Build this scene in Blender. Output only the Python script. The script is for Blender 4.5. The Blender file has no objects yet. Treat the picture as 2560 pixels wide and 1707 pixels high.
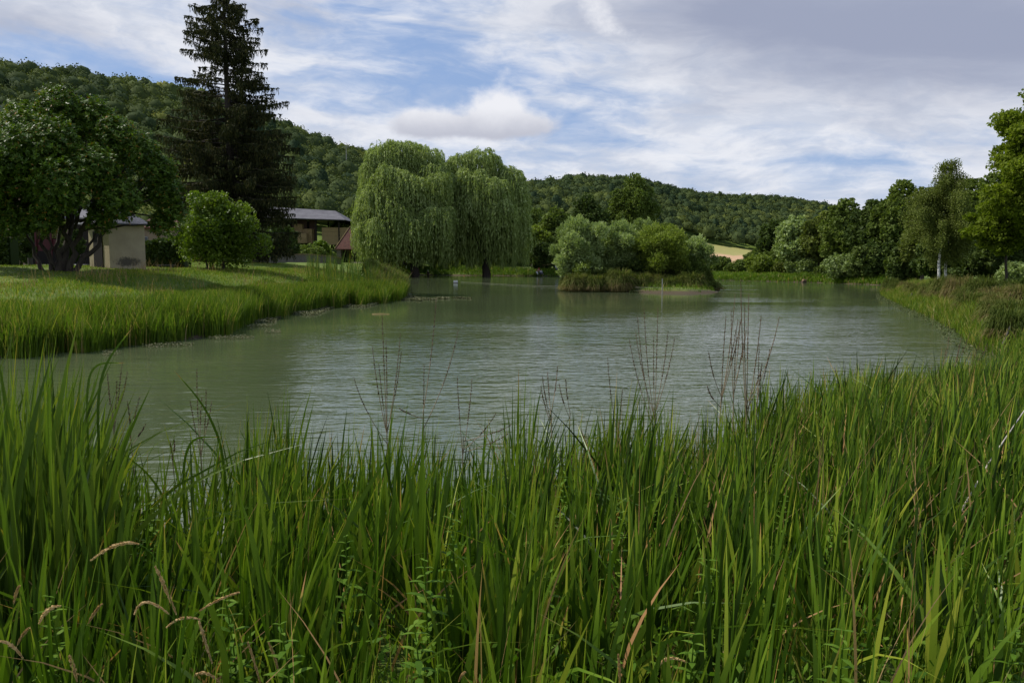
import bpy, math, random
import numpy as np
from mathutils import Vector

# ------------------------------------------------------------------ camera, sky, sun, exposure
SC = bpy.context.scene
COL = SC.collection
F = 1991.0                      # focal length in photo pixels (28 mm on 36 mm)
CAMZ = 2.5
PITCH = math.atan(193.5 / F)
cam_d = bpy.data.cameras.new("camera"); cam_d.lens = 28.0; cam_d.sensor_width = 36.0
cam_d.clip_start = 0.05; cam_d.clip_end = 6000
cam = bpy.data.objects.new("camera", cam_d); COL.objects.link(cam)
cam.location = (0, 0, CAMZ); cam.rotation_euler = (math.radians(90) - PITCH, 0, 0)
SC.camera = cam
SUN_EL = math.radians(51)
SUN_AZ = math.radians(-76)      # measured from +Y towards +X: the sun stands to the left and a little ahead
SC.view_settings.view_transform = 'Standard'; SC.view_settings.look = 'None'
SC.view_settings.exposure = 0.0; SC.view_settings.gamma = 1.0
SC.cycles.max_bounces = 6; SC.cycles.diffuse_bounces = 3; SC.cycles.glossy_bounces = 3
SC.cycles.transmission_bounces = 4; SC.cycles.transparent_max_bounces = 6
SC.cycles.use_adaptive_sampling = True
SC.cycles.use_denoising = True

sd_ = (math.sin(SUN_AZ) * math.cos(SUN_EL), math.cos(SUN_AZ) * math.cos(SUN_EL), math.sin(SUN_EL))
sl = bpy.data.lights.new("sun", 'SUN'); sl.energy = 5.0; sl.angle = math.radians(0.6); sl.color = (1.0, 0.95, 0.86)
sun = bpy.data.objects.new("sun", sl); COL.objects.link(sun)
sun.rotation_euler = Vector(sd_).to_track_quat('Z', 'Y').to_euler()


def ray(px, py):
    a = (px - 1280) / F; b = -(py - 853.5) / F
    cp, sp = math.cos(PITCH), math.sin(PITCH)
    return (a, b * sp + cp, b * cp - sp)


def P(px, py, D):
    r = ray(px, py); k = D / r[1]
    return (r[0] * k, D, CAMZ + r[2] * k)


def G(px, py, z=0.0):
    r = ray(px, py); k = (z - CAMZ) / r[2]
    return (r[0] * k, r[1] * k)


def X(px, D):
    return (px - 1280) / F * D


# ---- sky
world = bpy.data.worlds.new("World"); SC.world = world; world.use_nodes = True
WT = world.node_tree; WT.nodes.clear()


class NB:
    def __init__(s, tree): s.t = tree
    def n(s, typ, **kw):
        nd = s.t.nodes.new(typ)
        for k, v in kw.items(): setattr(nd, k, v)
        return nd
    def link(s, a, b): s.t.links.new(a, b)
    def put(s, sock, v):
        if isinstance(v, (int, float)): sock.default_value = v
        elif isinstance(v, (tuple, list)): sock.default_value = v if len(v) != 3 or sock.type == 'VECTOR' else (*v, 1)
        else: s.link(v, sock)
    def m(s, op, a, b=None, c=None, clamp=False):
        nd = s.n('ShaderNodeMath', operation=op, use_clamp=clamp); s.put(nd.inputs[0], a)
        if b is not None: s.put(nd.inputs[1], b)
        if c is not None: s.put(nd.inputs[2], c)
        return nd.outputs[0]
    def mixc(s, f, a, b, bt='MIX'):
        nd = s.n('ShaderNodeMix', data_type='RGBA', blend_type=bt); s.put(nd.inputs[0], f)
        s.put(nd.inputs[6], a); s.put(nd.inputs[7], b); return nd.outputs[2]
    def noise(s, vec, scale, detail=4, rough=0.55, dist=0.0, out=0):
        nd = s.n('ShaderNodeTexNoise'); nd.inputs['Scale'].default_value = scale
        nd.inputs['Detail'].default_value = detail; nd.inputs['Roughness'].default_value = rough
        nd.inputs['Distortion'].default_value = dist
        if vec is not None: s.link(vec, nd.inputs['Vector'])
        return nd.outputs[out]
    def ss(s, v, lo, hi, a=0.0, b=1.0):
        nd = s.n('ShaderNodeMapRange', interpolation_type='SMOOTHSTEP'); s.put(nd.inputs[0], v)
        nd.inputs[1].default_value = lo; nd.inputs[2].default_value = hi
        nd.inputs[3].default_value = a; nd.inputs[4].default_value = b; return nd.outputs[0]
    def xyz(s, x, y, z):
        nd = s.n('ShaderNodeCombineXYZ'); s.put(nd.inputs[0], x); s.put(nd.inputs[1], y); s.put(nd.inputs[2], z)
        return nd.outputs[0]


w = NB(WT)
tc = w.n('ShaderNodeTexCoord'); sp = w.n('ShaderNodeSeparateXYZ'); w.link(tc.outputs['Generated'], sp.inputs[0])
az = w.m('ARCTAN2', sp.outputs[0], sp.outputs[1]); el = w.m('ARCSINE', sp.outputs[2])


def azel(px, py):
    r = ray(px, py); n = math.sqrt(sum(c * c for c in r)); return math.atan2(r[0], r[1]), math.asin(r[2] / n)


warp = w.noise(w.xyz(w.m('MULTIPLY', az, 1.6), w.m('MULTIPLY', el, 4.5), 0.0), 2.2, 5, 0.55, 0, 1)
wsep = w.n('ShaderNodeSeparateColor'); w.link(warp, wsep.inputs[0])
azw = w.m('ADD', az, w.m('MULTIPLY', w.m('SUBTRACT', wsep.outputs[0], 0.5), 0.16))
elw = w.m('ADD', el, w.m('MULTIPLY', w.m('SUBTRACT', wsep.outputs[1], 0.5), 0.055))


def gauss(px, py, sx, sy, amp, tilt=0.0, raw=False):
    a0, e0 = azel(px, py); sx /= F; sy /= F
    A = az if raw else azw; E = el if raw else elw
    dx = w.m('SUBTRACT', A, a0); dy = w.m('SUBTRACT', E, e0)
    c, s = math.cos(tilt), math.sin(tilt)
    u = w.m('ADD', w.m('MULTIPLY', dx, c / sx), w.m('MULTIPLY', dy, s / sx))
    v = w.m('ADD', w.m('MULTIPLY', dx, -s / sy), w.m('MULTIPLY', dy, c / sy))
    q = w.m('ADD', w.m('MULTIPLY', u, u), w.m('MULTIPLY', v, v))
    return w.m('MULTIPLY', w.m('EXPONENT', w.m('MULTIPLY', q, -0.5)), amp)


def summ(lst):
    r = lst[0]
    for q in lst[1:]: r = w.m('ADD', r, q)
    return r


sky = w.n('ShaderNodeTexSky', sky_type='NISHITA'); sky.sun_disc = False
sky.sun_elevation = SUN_EL; sky.sun_rotation = SUN_AZ
sky.air_density = 1.0; sky.dust_density = 0.6; sky.ozone_density = 1.5
streak = w.noise(w.xyz(w.m('MULTIPLY', azw, 1.0), w.m('MULTIPLY', w.m('ADD', elw, w.m('MULTIPLY', az, 0.10)), 4.2), 3.3), 4.2, 8, 0.60, 0.3)
fine = w.noise(w.xyz(w.m('MULTIPLY', azw, 1.0), w.m('MULTIPLY', elw, 2.6), 8.1), 13.0, 6, 0.6, 0.2)
cover = summ([w.m('MULTIPLY', w.m('SUBTRACT', streak, 0.5), 2.3), w.m('MULTIPLY', w.m('SUBTRACT', fine, 0.5), 0.8), w.m('ADD', 0.66, 0.0),
              gauss(1310, 205, 150, 36, -0.60, 0.10), gauss(1060, 225, 120, 30, -0.15), gauss(1620, 350, 170, 16, -0.40, -0.03),
              gauss(370, 205, 130, 32, -0.75, -0.2), gauss(60, 100, 110, 40, -0.35), gauss(300, 130, 160, 20, -0.3), gauss(1080, 130, 160, 22, -.3), gauss(820, 70, 200, 40, -0.25), gauss(800, 265, 110, 22, -0.25),
              gauss(1430, 290, 140, 22, -0.35), gauss(1560, 130, 120, 14, -0.15), gauss(2090, 412, 130, 10, -0.40), gauss(2350, 90, 560, 150, 0.9), gauss(80, 30, 300, 60, 0.5)])
cov = w.m('MULTIPLY', w.ss(cover, 0.10, 0.95), w.ss(el, math.radians(20), math.radians(42), 1.0, 0.22))
cu_n = w.noise(w.xyz(az, w.m('MULTIPLY', el, 1.25), 1.7), 26.0, 8, 0.58)
cuE = w.m('MULTIPLY', w.m('SUBTRACT', cu_n, 0.5), 1.7)
cu1 = w.m('ADD', summ([gauss(1240, 282, 82, 42, 1.1, 0, True), gauss(1045, 300, 46, 26, 0.95, 0, True), gauss(1150, 320, 130, 20, 0.8, 0, True), gauss(1340, 312, 55, 20, .5, 0, True),
                       gauss(1490, 25, 50, 36, .62, -0.5, True), gauss(1560, 80, 90, 26, .36, -0.5, True), gauss(1265, 178, 22, 16, 0.40, 0.4, True),
                       gauss(1020, 150, 45, 14, 0.5, -0.5, True)]), w.m('MULTIPLY', cuE, 0.75))
cum = w.ss(cu1, 0.34, 1.0)
cshade = w.ss(w.m('ADD', el, w.m('MULTIPLY', cuE, 0.012)), azel(1240, 345)[1], azel(1240, 262)[1])
dark = summ([gauss(2350, 70, 420, 88, 0.95, -0.12), gauss(1800, 20, 260, 50, 0.45), gauss(60, 60, 170, 45, 0.45), gauss(720, 10, 140, 50, 0.40), gauss(2470, 330, 160, 90, 0.12),
             gauss(1760, 265, 110, 22, 0.30), gauss(2200, 305, 110, 40, 0.20), gauss(1650, 470, 300, 16, 0.15),
             w.m('MULTIPLY', w.m('SUBTRACT', streak, 0.5), 0.9), 0.10])
dark = w.ss(dark, 0.0, 1.05)
ccol = w.mixc(dark, w.mixc(w.ss(fine, .35, .65), (6.3, 6.8, 7.9), (8.4, 8.6, 9.2)), (3.4, 3.8, 5.1))
blue = w.mixc(0.72, sky.outputs[0], (3.1, 4.5, 7.6))
c1 = w.mixc(cov, blue, ccol)
cuc = w.mixc(cshade, (5.2, 5.4, 6.3), (8.6, 8.7, 9.2))
c2 = w.mixc(cum, c1, cuc)
bg = w.n('ShaderNodeBackground'); bg.inputs[1].default_value = 0.1
w.link(c2, bg.inputs[0]); wo = w.n('ShaderNodeOutputWorld'); w.link(bg.outputs[0], wo.inputs[0])

# ------------------------------------------------------------------ numpy geometry helpers
RNG = np.random.default_rng(7)


def unit(v):
    return v / np.maximum(np.linalg.norm(v, axis=-1, keepdims=True), 1e-9)


def rdir(n, rng=None):
    return unit((rng or RNG).normal(size=(n, 3)))


class Geo:
    """collects quads and triangles with a per-vertex tint and builds ONE mesh object"""
    def __init__(s): s.v = []; s.f = []; s.t = []; s.mi = []; s.n = 0; s.smooth = []
    def add(s, verts, faces, tint=0.5, mat=0, smooth=False):
        verts = np.asarray(verts, float).reshape(-1, 3); faces = np.asarray(faces, int)
        t = np.broadcast_to(np.asarray(tint, float), (len(verts),)) if np.ndim(tint) == 0 else np.asarray(tint, float)
        s.v.append(verts); s.t.append(t); s.f.append(faces + s.n); s.n += len(verts)
        s.mi.append(np.full(len(faces), mat)); s.smooth.append(np.full(len(faces), smooth))
    def leaves(s, c, axis, wid, L, W, tint=0.5, mat=0):
        """rhombic leaves: centre c, long axis, width axis"""
        n = len(c); L = np.broadcast_to(L, (n,))[:, None]; W = np.broadcast_to(W, (n,))[:, None]
        wd = unit(np.cross(axis, wid)); a = axis * L * .5; b = wd * W * .5
        vs = np.stack([c - a, c + b - a * .1, c + a, c - b - a * .1], 1).reshape(-1, 3)
        fs = np.arange(n * 4).reshape(n, 4)
        t = np.repeat(np.broadcast_to(tint, (n,)), 4)
        s.add(vs, fs, t, mat)
    def blades(s, root, head, H, lean, W, segs=4, tint=0.5, tiptint=None, wdir=None, curl=2.0, mat=0):
        """tapering strips; head = horizontal bend direction angle, lean = tip offset / height"""
        n = len(root); H = np.broadcast_to(H, (n,)); lean = np.broadcast_to(lean, (n,)); W = np.broadcast_to(W, (n,))
        tint = np.broadcast_to(tint, (n,)); tt = tint if tiptint is None else np.broadcast_to(tiptint, (n,))
        k = segs + 1; u = np.linspace(0, 1, k)
        hd = np.stack([np.cos(head), np.sin(head), np.zeros(n)], 1)
        if wdir is None: wdir = head + RNG.uniform(-1, 1, n) * 1.5 + math.pi / 2
        wv = np.stack([np.cos(wdir), np.sin(wdir), np.zeros(n)], 1)
        drop = np.clip(lean - 0.55, 0, 2.0)
        z = H[:, None] * (u[None] - drop[:, None] * u[None] ** 3 * 0.55)
        o = (H * lean)[:, None] * u[None] ** curl
        c = root[:, None, :] + hd[:, None, :] * o[..., None]; c[..., 2] += z
        prof = np.where(u < .25, .75 + u, 1.0) * np.clip((1 - u) / .45, 0.0, 1) ** .7
        wd = wv[:, None, :] * (W[:, None] * prof[None])[..., None] * .5
        vs = np.stack([c - wd, c + wd], 2)        # n,k,2,3
        base = np.arange(n)[:, None] * (2 * k) + np.arange(segs)[None] * 2
        fs = np.stack([base, base + 1, base + 3, base + 2], -1).reshape(-1, 4)
        t = tint[:, None] + (tt - tint)[:, None] * np.clip((u[None] - .72) / .28, 0, 1)
        s.add(vs.reshape(-1, 3), fs, np.repeat(t.reshape(-1), 2), mat)
    def tube(s, pts, rad, sides=6, tint=0.5, mat=0, cap=True):
        pts = np.asarray(pts, float); k = len(pts); rad = np.broadcast_to(rad, (k,))
        d = unit(np.gradient(pts, axis=0)); ref = np.array([0, 0, 1.0]) if abs(d[0][2]) < .9 else np.array([1.0, 0, 0])
        a = unit(np.cross(d, ref)); b = np.cross(d, a); th = np.arange(sides) / sides * 2 * math.pi
        vs = pts[:, None] + (a[:, None] * np.cos(th)[None, :, None] + b[:, None] * np.sin(th)[None, :, None]) * rad[:, None, None]
        i = np.arange(k - 1)[:, None] * sides; j = np.arange(sides)[None]; j2 = (j + 1) % sides
        fs = np.stack([i + j, i + j2, i + j2 + sides, i + j + sides], -1).reshape(-1, 4)
        s.add(vs.reshape(-1, 3), fs, tint, mat, True)
        if cap:
            for r, o in ((0, 1), (k - 1, -1)):
                s.add(vs[r], np.array([[0, q, q + 1, q + 1] for q in range(1, sides - 1)])[:, :4], tint, mat)
    def box(s, c, size, rz=0.0, tint=0.5, mat=0):
        sx, sy, sz = [q / 2 for q in size]
        v = np.array([[x, y, z] for x in (-sx, sx) for y in (-sy, sy) for z in (-sz, sz)])
        cr, sr = math.cos(rz), math.sin(rz)
        v = np.stack([v[:, 0] * cr - v[:, 1] * sr, v[:, 0] * sr + v[:, 1] * cr, v[:, 2]], 1) + np.array(c)
        s.add(v, [[0, 1, 3, 2], [4, 6, 7, 5], [0, 4, 5, 1], [2, 3, 7, 6], [0, 2, 6, 4], [1, 5, 7, 3]], tint, mat)
    def ball(s, c, r, seg=8, rings=6, tint=0.5, mat=0, jitter=0.0):
        r = np.broadcast_to(np.asarray(r, float), (3,)); ph = np.linspace(0.001, math.pi - .001, rings + 1); th = np.arange(seg) / seg * 2 * math.pi
        d = np.stack([np.sin(ph)[:, None] * np.cos(th), np.sin(ph)[:, None] * np.sin(th), np.cos(ph)[:, None] + 0 * th], -1)
        j = 1 + (RNG.uniform(-1, 1, d.shape[:2])[..., None] * jitter)
        i = np.arange(rings)[:, None] * seg; q = np.arange(seg)[None]; q2 = (q + 1) % seg
        fs = np.stack([i + q, i + seg + q, i + seg + q2, i + q2], -1).reshape(-1, 4)
        s.add((d * j * r + np.array(c)).reshape(-1, 3), fs, tint, mat, True)
    def build(s, name, mats, parent=None, origin=(0, 0, 0)):
        v = np.concatenate(s.v) - np.array(origin); f = np.concatenate(s.f)
        # drop doubled last index (triangles written as quads)
        me = bpy.data.meshes.new(name)
        tri = f[:, 2] == f[:, 3]; nl = np.where(tri, 3, 4); tot = int(nl.sum())
        me.vertices.add(len(v)); me.vertices.foreach_set('co', v.reshape(-1).astype(np.float32))
        mask = np.ones((len(f), 4), bool); mask[tri, 3] = False
        me.loops.add(tot); me.loops.foreach_set('vertex_index', f[mask].astype(np.int32))
        me.polygons.add(len(f)); st = np.concatenate([[0], np.cumsum(nl)[:-1]])
        me.polygons.foreach_set('loop_start', st.astype(np.int32))
        me.polygons.foreach_set('material_index', np.concatenate(s.mi).astype(np.int32))
        me.polygons.foreach_set('use_smooth', np.concatenate(s.smooth))
        a = me.attributes.new('tint', 'FLOAT', 'POINT'); a.data.foreach_set('value', np.concatenate(s.t).astype(np.float32))
        me.update(calc_edges=True); me.validate()
        for m_ in (mats if isinstance(mats, (list, tuple)) else [mats]): me.materials.append(m_)
        o = bpy.data.objects.new(name, me); COL.objects.link(o)
        if parent is not None: o.parent = parent
        else: o.location = origin
        return o


def tag(o, label=None, cat=None, group=None, kind=None):
    if label: o['label'] = label
    if cat: o['category'] = cat
    if group: o['group'] = group
    if kind: o['kind'] = kind
    return o


def thing(name, loc, label, cat, group=None, rz=0.0):
    e = bpy.data.objects.new(name, None); COL.objects.link(e); e.location = loc; e.rotation_euler = (0, 0, rz)
    e.empty_display_size = 0.3
    return tag(e, label, cat, group)


# ------------------------------------------------------------------ materials
def mat(name):
    m = bpy.data.materials.new(name); m.use_nodes = True; m.node_tree.nodes.clear()
    b = NB(m.node_tree); o = b.n('ShaderNodeOutputMaterial')
    return m, b, o


def leafmat(name, stops, rough=0.55, transl=0.3, spec=0.35, nscale=0.6, nvar=0.35):
    """leaf colour from the tint attribute through a ramp, broken up by a slow noise"""
    m, b, o = mat(name)
    at = b.n('ShaderNodeAttribute', attribute_name='tint'); g = b.n('ShaderNodeNewGeometry')
    nz = b.noise(g.outputs['Position'], nscale, 3, 0.6)
    t = b.m('ADD', at.outputs['Fac'], b.m('MULTIPLY', b.m('SUBTRACT', nz, 0.5), nvar), clamp=True)
    r = b.n('ShaderNodeValToRGB'); b.link(t, r.inputs[0])
    els = r.color_ramp.elements
    while len(els) < len(stops): els.new(0.5)
    for e, (p, c) in zip(els, stops): e.position = p; e.color = (*c, 1)
    pr = b.n('ShaderNodeBsdfPrincipled'); b.link(r.outputs[0], pr.inputs['Base Color'])
    pr.inputs['Roughness'].default_value = rough; pr.inputs['Specular IOR Level'].default_value = spec
    tr = b.n('ShaderNodeBsdfTranslucent')
    tcol = b.mixc(1.0, r.outputs[0], (1.15, 1.25, 0.55), 'MULTIPLY'); b.link(tcol, tr.inputs[0])
    mx = b.n('ShaderNodeMixShader'); mx.inputs[0].default_value = transl
    b.link(pr.outputs[0], mx.inputs[1]); b.link(tr.outputs[0], mx.inputs[2]); b.link(mx.outputs[0], o.inputs[0])
    return m


def solid(name, c1, c2=None, scale=3.0, rough=0.8, bump=0.3, detail=6, metal=0.0, stretch=(1, 1, 1), spec=0.3, bdist=0.02):
    m, b, o = mat(name)
    tcn = b.n('ShaderNodeTexCoord'); mp = b.n('ShaderNodeMapping'); mp.inputs['Scale'].default_value = stretch
    b.link(tcn.outputs['Object'], mp.inputs[0])
    nz = b.noise(mp.outputs[0], scale, detail, 0.65)
    col = b.mixc(b.ss(nz, 0.3, 0.7), c1, c2 or tuple(q * .7 for q in c1))
    pr = b.n('ShaderNodeBsdfPrincipled'); b.link(col, pr.inputs['Base Color']); pr.inputs['Roughness'].default_value = rough
    pr.inputs['Metallic'].default_value = metal; pr.inputs['Specular IOR Level'].default_value = spec
    if bump:
        bp = b.n('ShaderNodeBump'); bp.inputs['Strength'].default_value = bump; bp.inputs['Distance'].default_value = bdist
        b.link(nz, bp.inputs['Height']); b.link(bp.outputs[0], pr.inputs['Normal'])
    b.link(pr.outputs[0], o.inputs[0]); return m


M = {}
M['bark'] = solid('bark', (.06, .048, .036), (.03, .025, .02), 6, .9, .6, stretch=(3, 3, .6))
M['greybark'] = solid('grey_bark', (.10, .09, .075), (.05, .045, .038), 6, .9, .6, stretch=(3, 3, .6))
M['drystem'] = solid('dry_stem', (.27, .21, .13), (.15, .115, .07), 20, .85, 0)
M['seed'] = solid('seed_capsule', (.18, .12, .065), (.09, .06, .035), 30, .9, 0)
M['dryhead'] = solid('dry_grass_head', (.66, .46, .20), (.46, .30, .13), 60, .9, 0)
M['magnolia'] = leafmat('glossy_leaves', [(0, (0.033, 0.062, 0.008)), (.5, (0.075, 0.134, 0.012)), (.85, (0.150, 0.216, 0.022)), (1.0, (0.300, 0.156, 0.030))], .50, .25, .22)
M['spruce'] = leafmat('spruce_needles', [(0, (0.021, 0.026, 0.011)), (.6, (0.044, 0.049, 0.017)), (1, (0.091, 0.081, 0.029))], .75, .15, .08, .3)
M['roundbush'] = leafmat('broad_leaves', [(0, (0.048, 0.085, 0.008)), (.5, (0.097, 0.152, 0.012)), (1, (0.179, 0.236, 0.022))], .5, .35, .2)
M['weeping'] = leafmat('weeping_leaves', [(0, (0.122, 0.164, 0.042)), (.5, (0.216, 0.274, 0.079)), (1, (0.412, 0.475, 0.210))], .55, .35, .12, .25, .4)
M['silver'] = leafmat('silver_leaves', [(0, (0.121, 0.162, 0.048)), (.5, (0.219, 0.285, 0.095)), (1, (0.423, 0.494, 0.216))], .55, .3, .15, .5)
M['yellow'] = leafmat('yellow_green_leaves', [(0, (0.089, 0.123, 0.016)), (.5, (0.171, 0.222, 0.034)), (1, (0.291, 0.345, 0.079))], .55, .35, .12, .5)
M['mid'] = leafmat('mid_green_leaves', [(0, (0.052, 0.076, 0.016)), (.5, (0.107, 0.149, 0.029)), (1, (0.194, 0.235, 0.049))], .6, .3, .08, .3)
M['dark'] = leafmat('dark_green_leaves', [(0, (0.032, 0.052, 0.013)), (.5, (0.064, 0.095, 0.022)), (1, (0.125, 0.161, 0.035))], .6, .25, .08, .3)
M['olive'] = leafmat('olive_leaves', [(0, (0.062, 0.081, 0.017)), (.5, (0.121, 0.149, 0.032)), (1, (0.202, 0.240, 0.059))], .6, .3, .08, .3)
M['locust'] = leafmat('locust_leaves', [(0, (0.061, 0.093, 0.008)), (.5, (0.121, 0.168, 0.013)), (1, (0.206, 0.250, 0.026))], .6, .45, .1, .4)
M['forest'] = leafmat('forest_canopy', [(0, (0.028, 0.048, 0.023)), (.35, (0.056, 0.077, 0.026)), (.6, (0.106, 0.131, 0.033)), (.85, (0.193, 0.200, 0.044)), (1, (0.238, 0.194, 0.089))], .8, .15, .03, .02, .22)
M['iris'] = leafmat('iris_blades', [(0, (0.013, 0.028, 0.003)), (.25, (0.035, 0.076, 0.005)), (.50, (0.083, 0.150, 0.009)), (.72, (0.161, 0.232, 0.018)), (.83, (0.264, 0.290, 0.030)), (.9, (0.410, 0.242, 0.080)), (1, (0.488, 0.252, 0.120))], .42, .25, .34, 1.2, .2)
M['cattail'] = leafmat('cattail_blades', [(0, (0.037, 0.070, 0.009)), (.5, (0.080, 0.136, 0.014)), (.85, (0.145, 0.194, 0.018)), (1, (0.395, 0.247, 0.038))], .42, .33, .3, 1.0, .15)
M['sedge'] = leafmat('reed_bed_blades', [(0, (0.056, 0.100, 0.009)), (.45, (0.105, 0.176, 0.013)), (.75, (0.177, 0.229, 0.024)), (.9, (0.309, 0.246, 0.066)), (1, (0.376, 0.293, 0.143))], .55, .38, .15, .35, .3)
M['tussock'] = leafmat('tussock_blades', [(0, (0.054, 0.079, 0.014)), (.4, (0.104, 0.131, 0.024)), (.75, (0.171, 0.152, 0.050)), (1, (0.216, 0.158, 0.080))], .65, .3, .1, .5, .2)
M['weed'] = leafmat('floating_weed', [(0, (.05, .07, .02)), (.5, (.095, .105, .045)), (1, (.20, .175, .11))], .7, .1, .1, 1.0, .3)
M['herb'] = leafmat('herb_leaves', [(0, (0.042, 0.097, 0.009)), (.5, (0.084, 0.165, 0.013)), (1, (0.154, 0.243, 0.028))], .6, .35, .1, 2.0, .2)
M['hedge'] = leafmat('hedge_leaves', [(0, (0.022, 0.041, 0.008)), (.5, (0.050, 0.077, 0.014)), (1, (0.100, 0.135, 0.022))], .55, .25, .15, 1.0)
M['dry'] = leafmat('dead_reed', [(0, (.11, .08, .035)), (.5, (.26, .18, .08)), (1, (.52, .29, .13))], .7, .15, .1, 2.0, .3)
M['stone'] = None
M['plaster'] = None

# water
m, b, o = mat('pond_water'); M['water'] = m
tcn = b.n('ShaderNodeTexCoord'); sx = b.n('ShaderNodeSeparateXYZ'); b.link(tcn.outputs['Object'], sx.inputs[0])
wx = b.xyz(b.m('MULTIPLY', b.m('ADD', sx.outputs[0], b.m('MULTIPLY', sx.outputs[1], -.12)), 0.42), sx.outputs[1], 0.0)
n1 = b.noise(wx, 3.1, 2, 0.45, 0.7)
n2 = b.noise(wx, 9.0, 2, 0.5, 0.2)
n3 = b.noise(b.xyz(b.m('MULTIPLY', sx.outputs[0], .35), sx.outputs[1], 0.0), 0.75, 2, 0.5)
calm = b.noise(b.xyz(b.m('MULTIPLY', sx.outputs[0], .5), sx.outputs[1], 4.0), 0.075, 3, 0.55)
rough_w = b.ss(calm, 0.36, 0.60, 0.30, 1.0)
# sheltered water close under the left reed bed ripples less
shel = b.ss(b.m('ADD', sx.outputs[0], b.m('MULTIPLY', sx.outputs[1], 0.33)), -2.0, 7.0, 0.30, 1.0)
farc = b.ss(b.m('ADD', sx.outputs[1], b.m('MULTIPLY', sx.outputs[0], -.55)), 26, 44, 1.0, .10)
band = b.ss(b.noise(b.xyz(b.m('MULTIPLY', sx.outputs[0], .25), sx.outputs[1], 9.0), 0.16, 2, .5), .56, .66, 0, 1)
amp = b.m('MULTIPLY', b.m('MULTIPLY', rough_w, shel), b.m('MAXIMUM', farc, b.m('MULTIPLY', band, .30)))
h = b.m('ADD', b.m('MULTIPLY', n1, 1.0), b.m('ADD', b.m('MULTIPLY', n2, 0.28), b.m('MULTIPLY', n3, 0.9)))
bp = b.n('ShaderNodeBump'); bp.inputs['Distance'].default_value = 0.062
b.link(b.m('MULTIPLY', h, amp), bp.inputs['Height']); bp.inputs['Strength'].default_value = 1.0
pr = b.n('ShaderNodeBsdfPrincipled')
mud = b.noise(tcn.outputs['Object'], 0.12, 4, 0.6)
b.link(b.mixc(b.ss(mud, .3, .7), (.058, .078, .036), (.078, .096, .046)), pr.inputs['Base Color'])
pr.inputs['Roughness'].default_value = 0.06; pr.inputs['IOR'].default_value = 1.34
b.link(bp.outputs[0], pr.inputs['Normal']); b.link(pr.outputs[0], o.inputs[0])

# ground: grass, with mud where the bank meets the water
m, b, o = mat('grass_ground'); M['ground'] = m
g = b.n('ShaderNodeNewGeometry'); sp2 = b.n('ShaderNodeSeparateXYZ'); b.link(g.outputs['Position'], sp2.inputs[0])
na = b.noise(g.outputs['Position'], 0.25, 5, 0.6); nb_ = b.noise(g.outputs['Position'], 2.2, 5, 0.65); nc = b.noise(g.outputs['Position'], 14, 3, 0.6)
c = b.mixc(b.ss(na, .35, .65), (.085, .145, .018), (.135, .185, .028))
c = b.mixc(b.ss(nb_, .42, .72, 0, .55), c, (.15, .155, .045))
c = b.mixc(b.ss(nc, .35, .65, 0, .4), c, (.04, .065, .014))
mudf = b.ss(b.m('ADD', sp2.outputs[2], b.m('MULTIPLY', nb_, .35)), 0.28, 0.55, 1.0, 0.0)
c = b.mixc(mudf, c, (.075, .055, .035))
pr = b.n('ShaderNodeBsdfPrincipled'); b.link(c, pr.inputs['Base Color']); pr.inputs['Roughness'].default_value = .9
pr.inputs['Specular IOR Level'].default_value = .15
bp = b.n('ShaderNodeBump'); bp.inputs['Strength'].default_value = .8; bp.inputs['Distance'].default_value = .08
b.link(nc, bp.inputs['Height']); b.link(bp.outputs[0], pr.inputs['Normal']); b.link(pr.outputs[0], o.inputs[0])

# ------------------------------------------------------------------ terrain
# near shore: outer limit of the reeds as a function of the photo column
RP = np.array([-500, -100, 300, 450, 600, 900, 1200, 1500, 1700, 1850, 1950, 2050, 2300, 2560, 2900, 3500])
RD = np.array([6.6, 6.8, 6.8, 7.0, 7.5, 7.7, 7.5, 8.0, 7.9, 8.2, 9.6, 11.2, 12.6, 14.5, 17, 19])


def reedD(px): return np.interp(px, RP, RD)


lake = []
for px in range(-450, 2561, 130):
    D = float(reedD(px)) - 1.9; lake.append((X(px, D), D))
lake += [(11.0, 16.0), G(2500, 895), G(2440, 868), G(2400, 830), G(2330, 795), G(2270, 770), G(2230, 752), G(2205, 738), G(2215, 726), G(2300, 719), (50.0, 92.0),
         G(2190, 712), G(2050, 707), G(1900, 703), G(1760, 699), G(1600, 696), G(1450, 692), G(1330, 690), G(1180, 689), G(1040, 688),
         G(1015, 695), G(1005, 712), G(1018, 730), G(1020, 743), G(930, 758), G(760, 778), G(640, 800), G(590, 822), G(560, 838), G(380, 856), G(200, 872), G(60, 890), G(-150, 905), G(-450, 925)]
lake = np.array(lake)
isl = np.array([G(px, py) for px, py in ((1412, 712), (1415, 722), (1480, 727), (1560, 730), (1640, 733), (1720, 735), (1790, 732), (1800, 724), (1760, 716), (1650, 711), (1500, 709))])


def sdist(x, y, poly):
    """signed distance, positive outside"""
    x = np.asarray(x, float); y = np.asarray(y, float); d = np.full(x.shape, 1e9); ins = np.zeros(x.shape, bool)
    n = len(poly)
    for i in range(n):
        ax, ay = poly[i]; bx, by = poly[(i + 1) % n]; ex, ey = bx - ax, by - ay
        t = np.clip(((x - ax) * ex + (y - ay) * ey) / (ex * ex + ey * ey), 0, 1)
        d = np.minimum(d, (x - ax - t * ex) ** 2 + (y - ay - t * ey) ** 2)
        c = ((ay > y) != (by > y)) & (x < (bx - ax) * (y - ay) / (by - ay + 1e-12) + ax); ins ^= c
    d = np.sqrt(d); return np.where(ins, -d, d)


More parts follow.
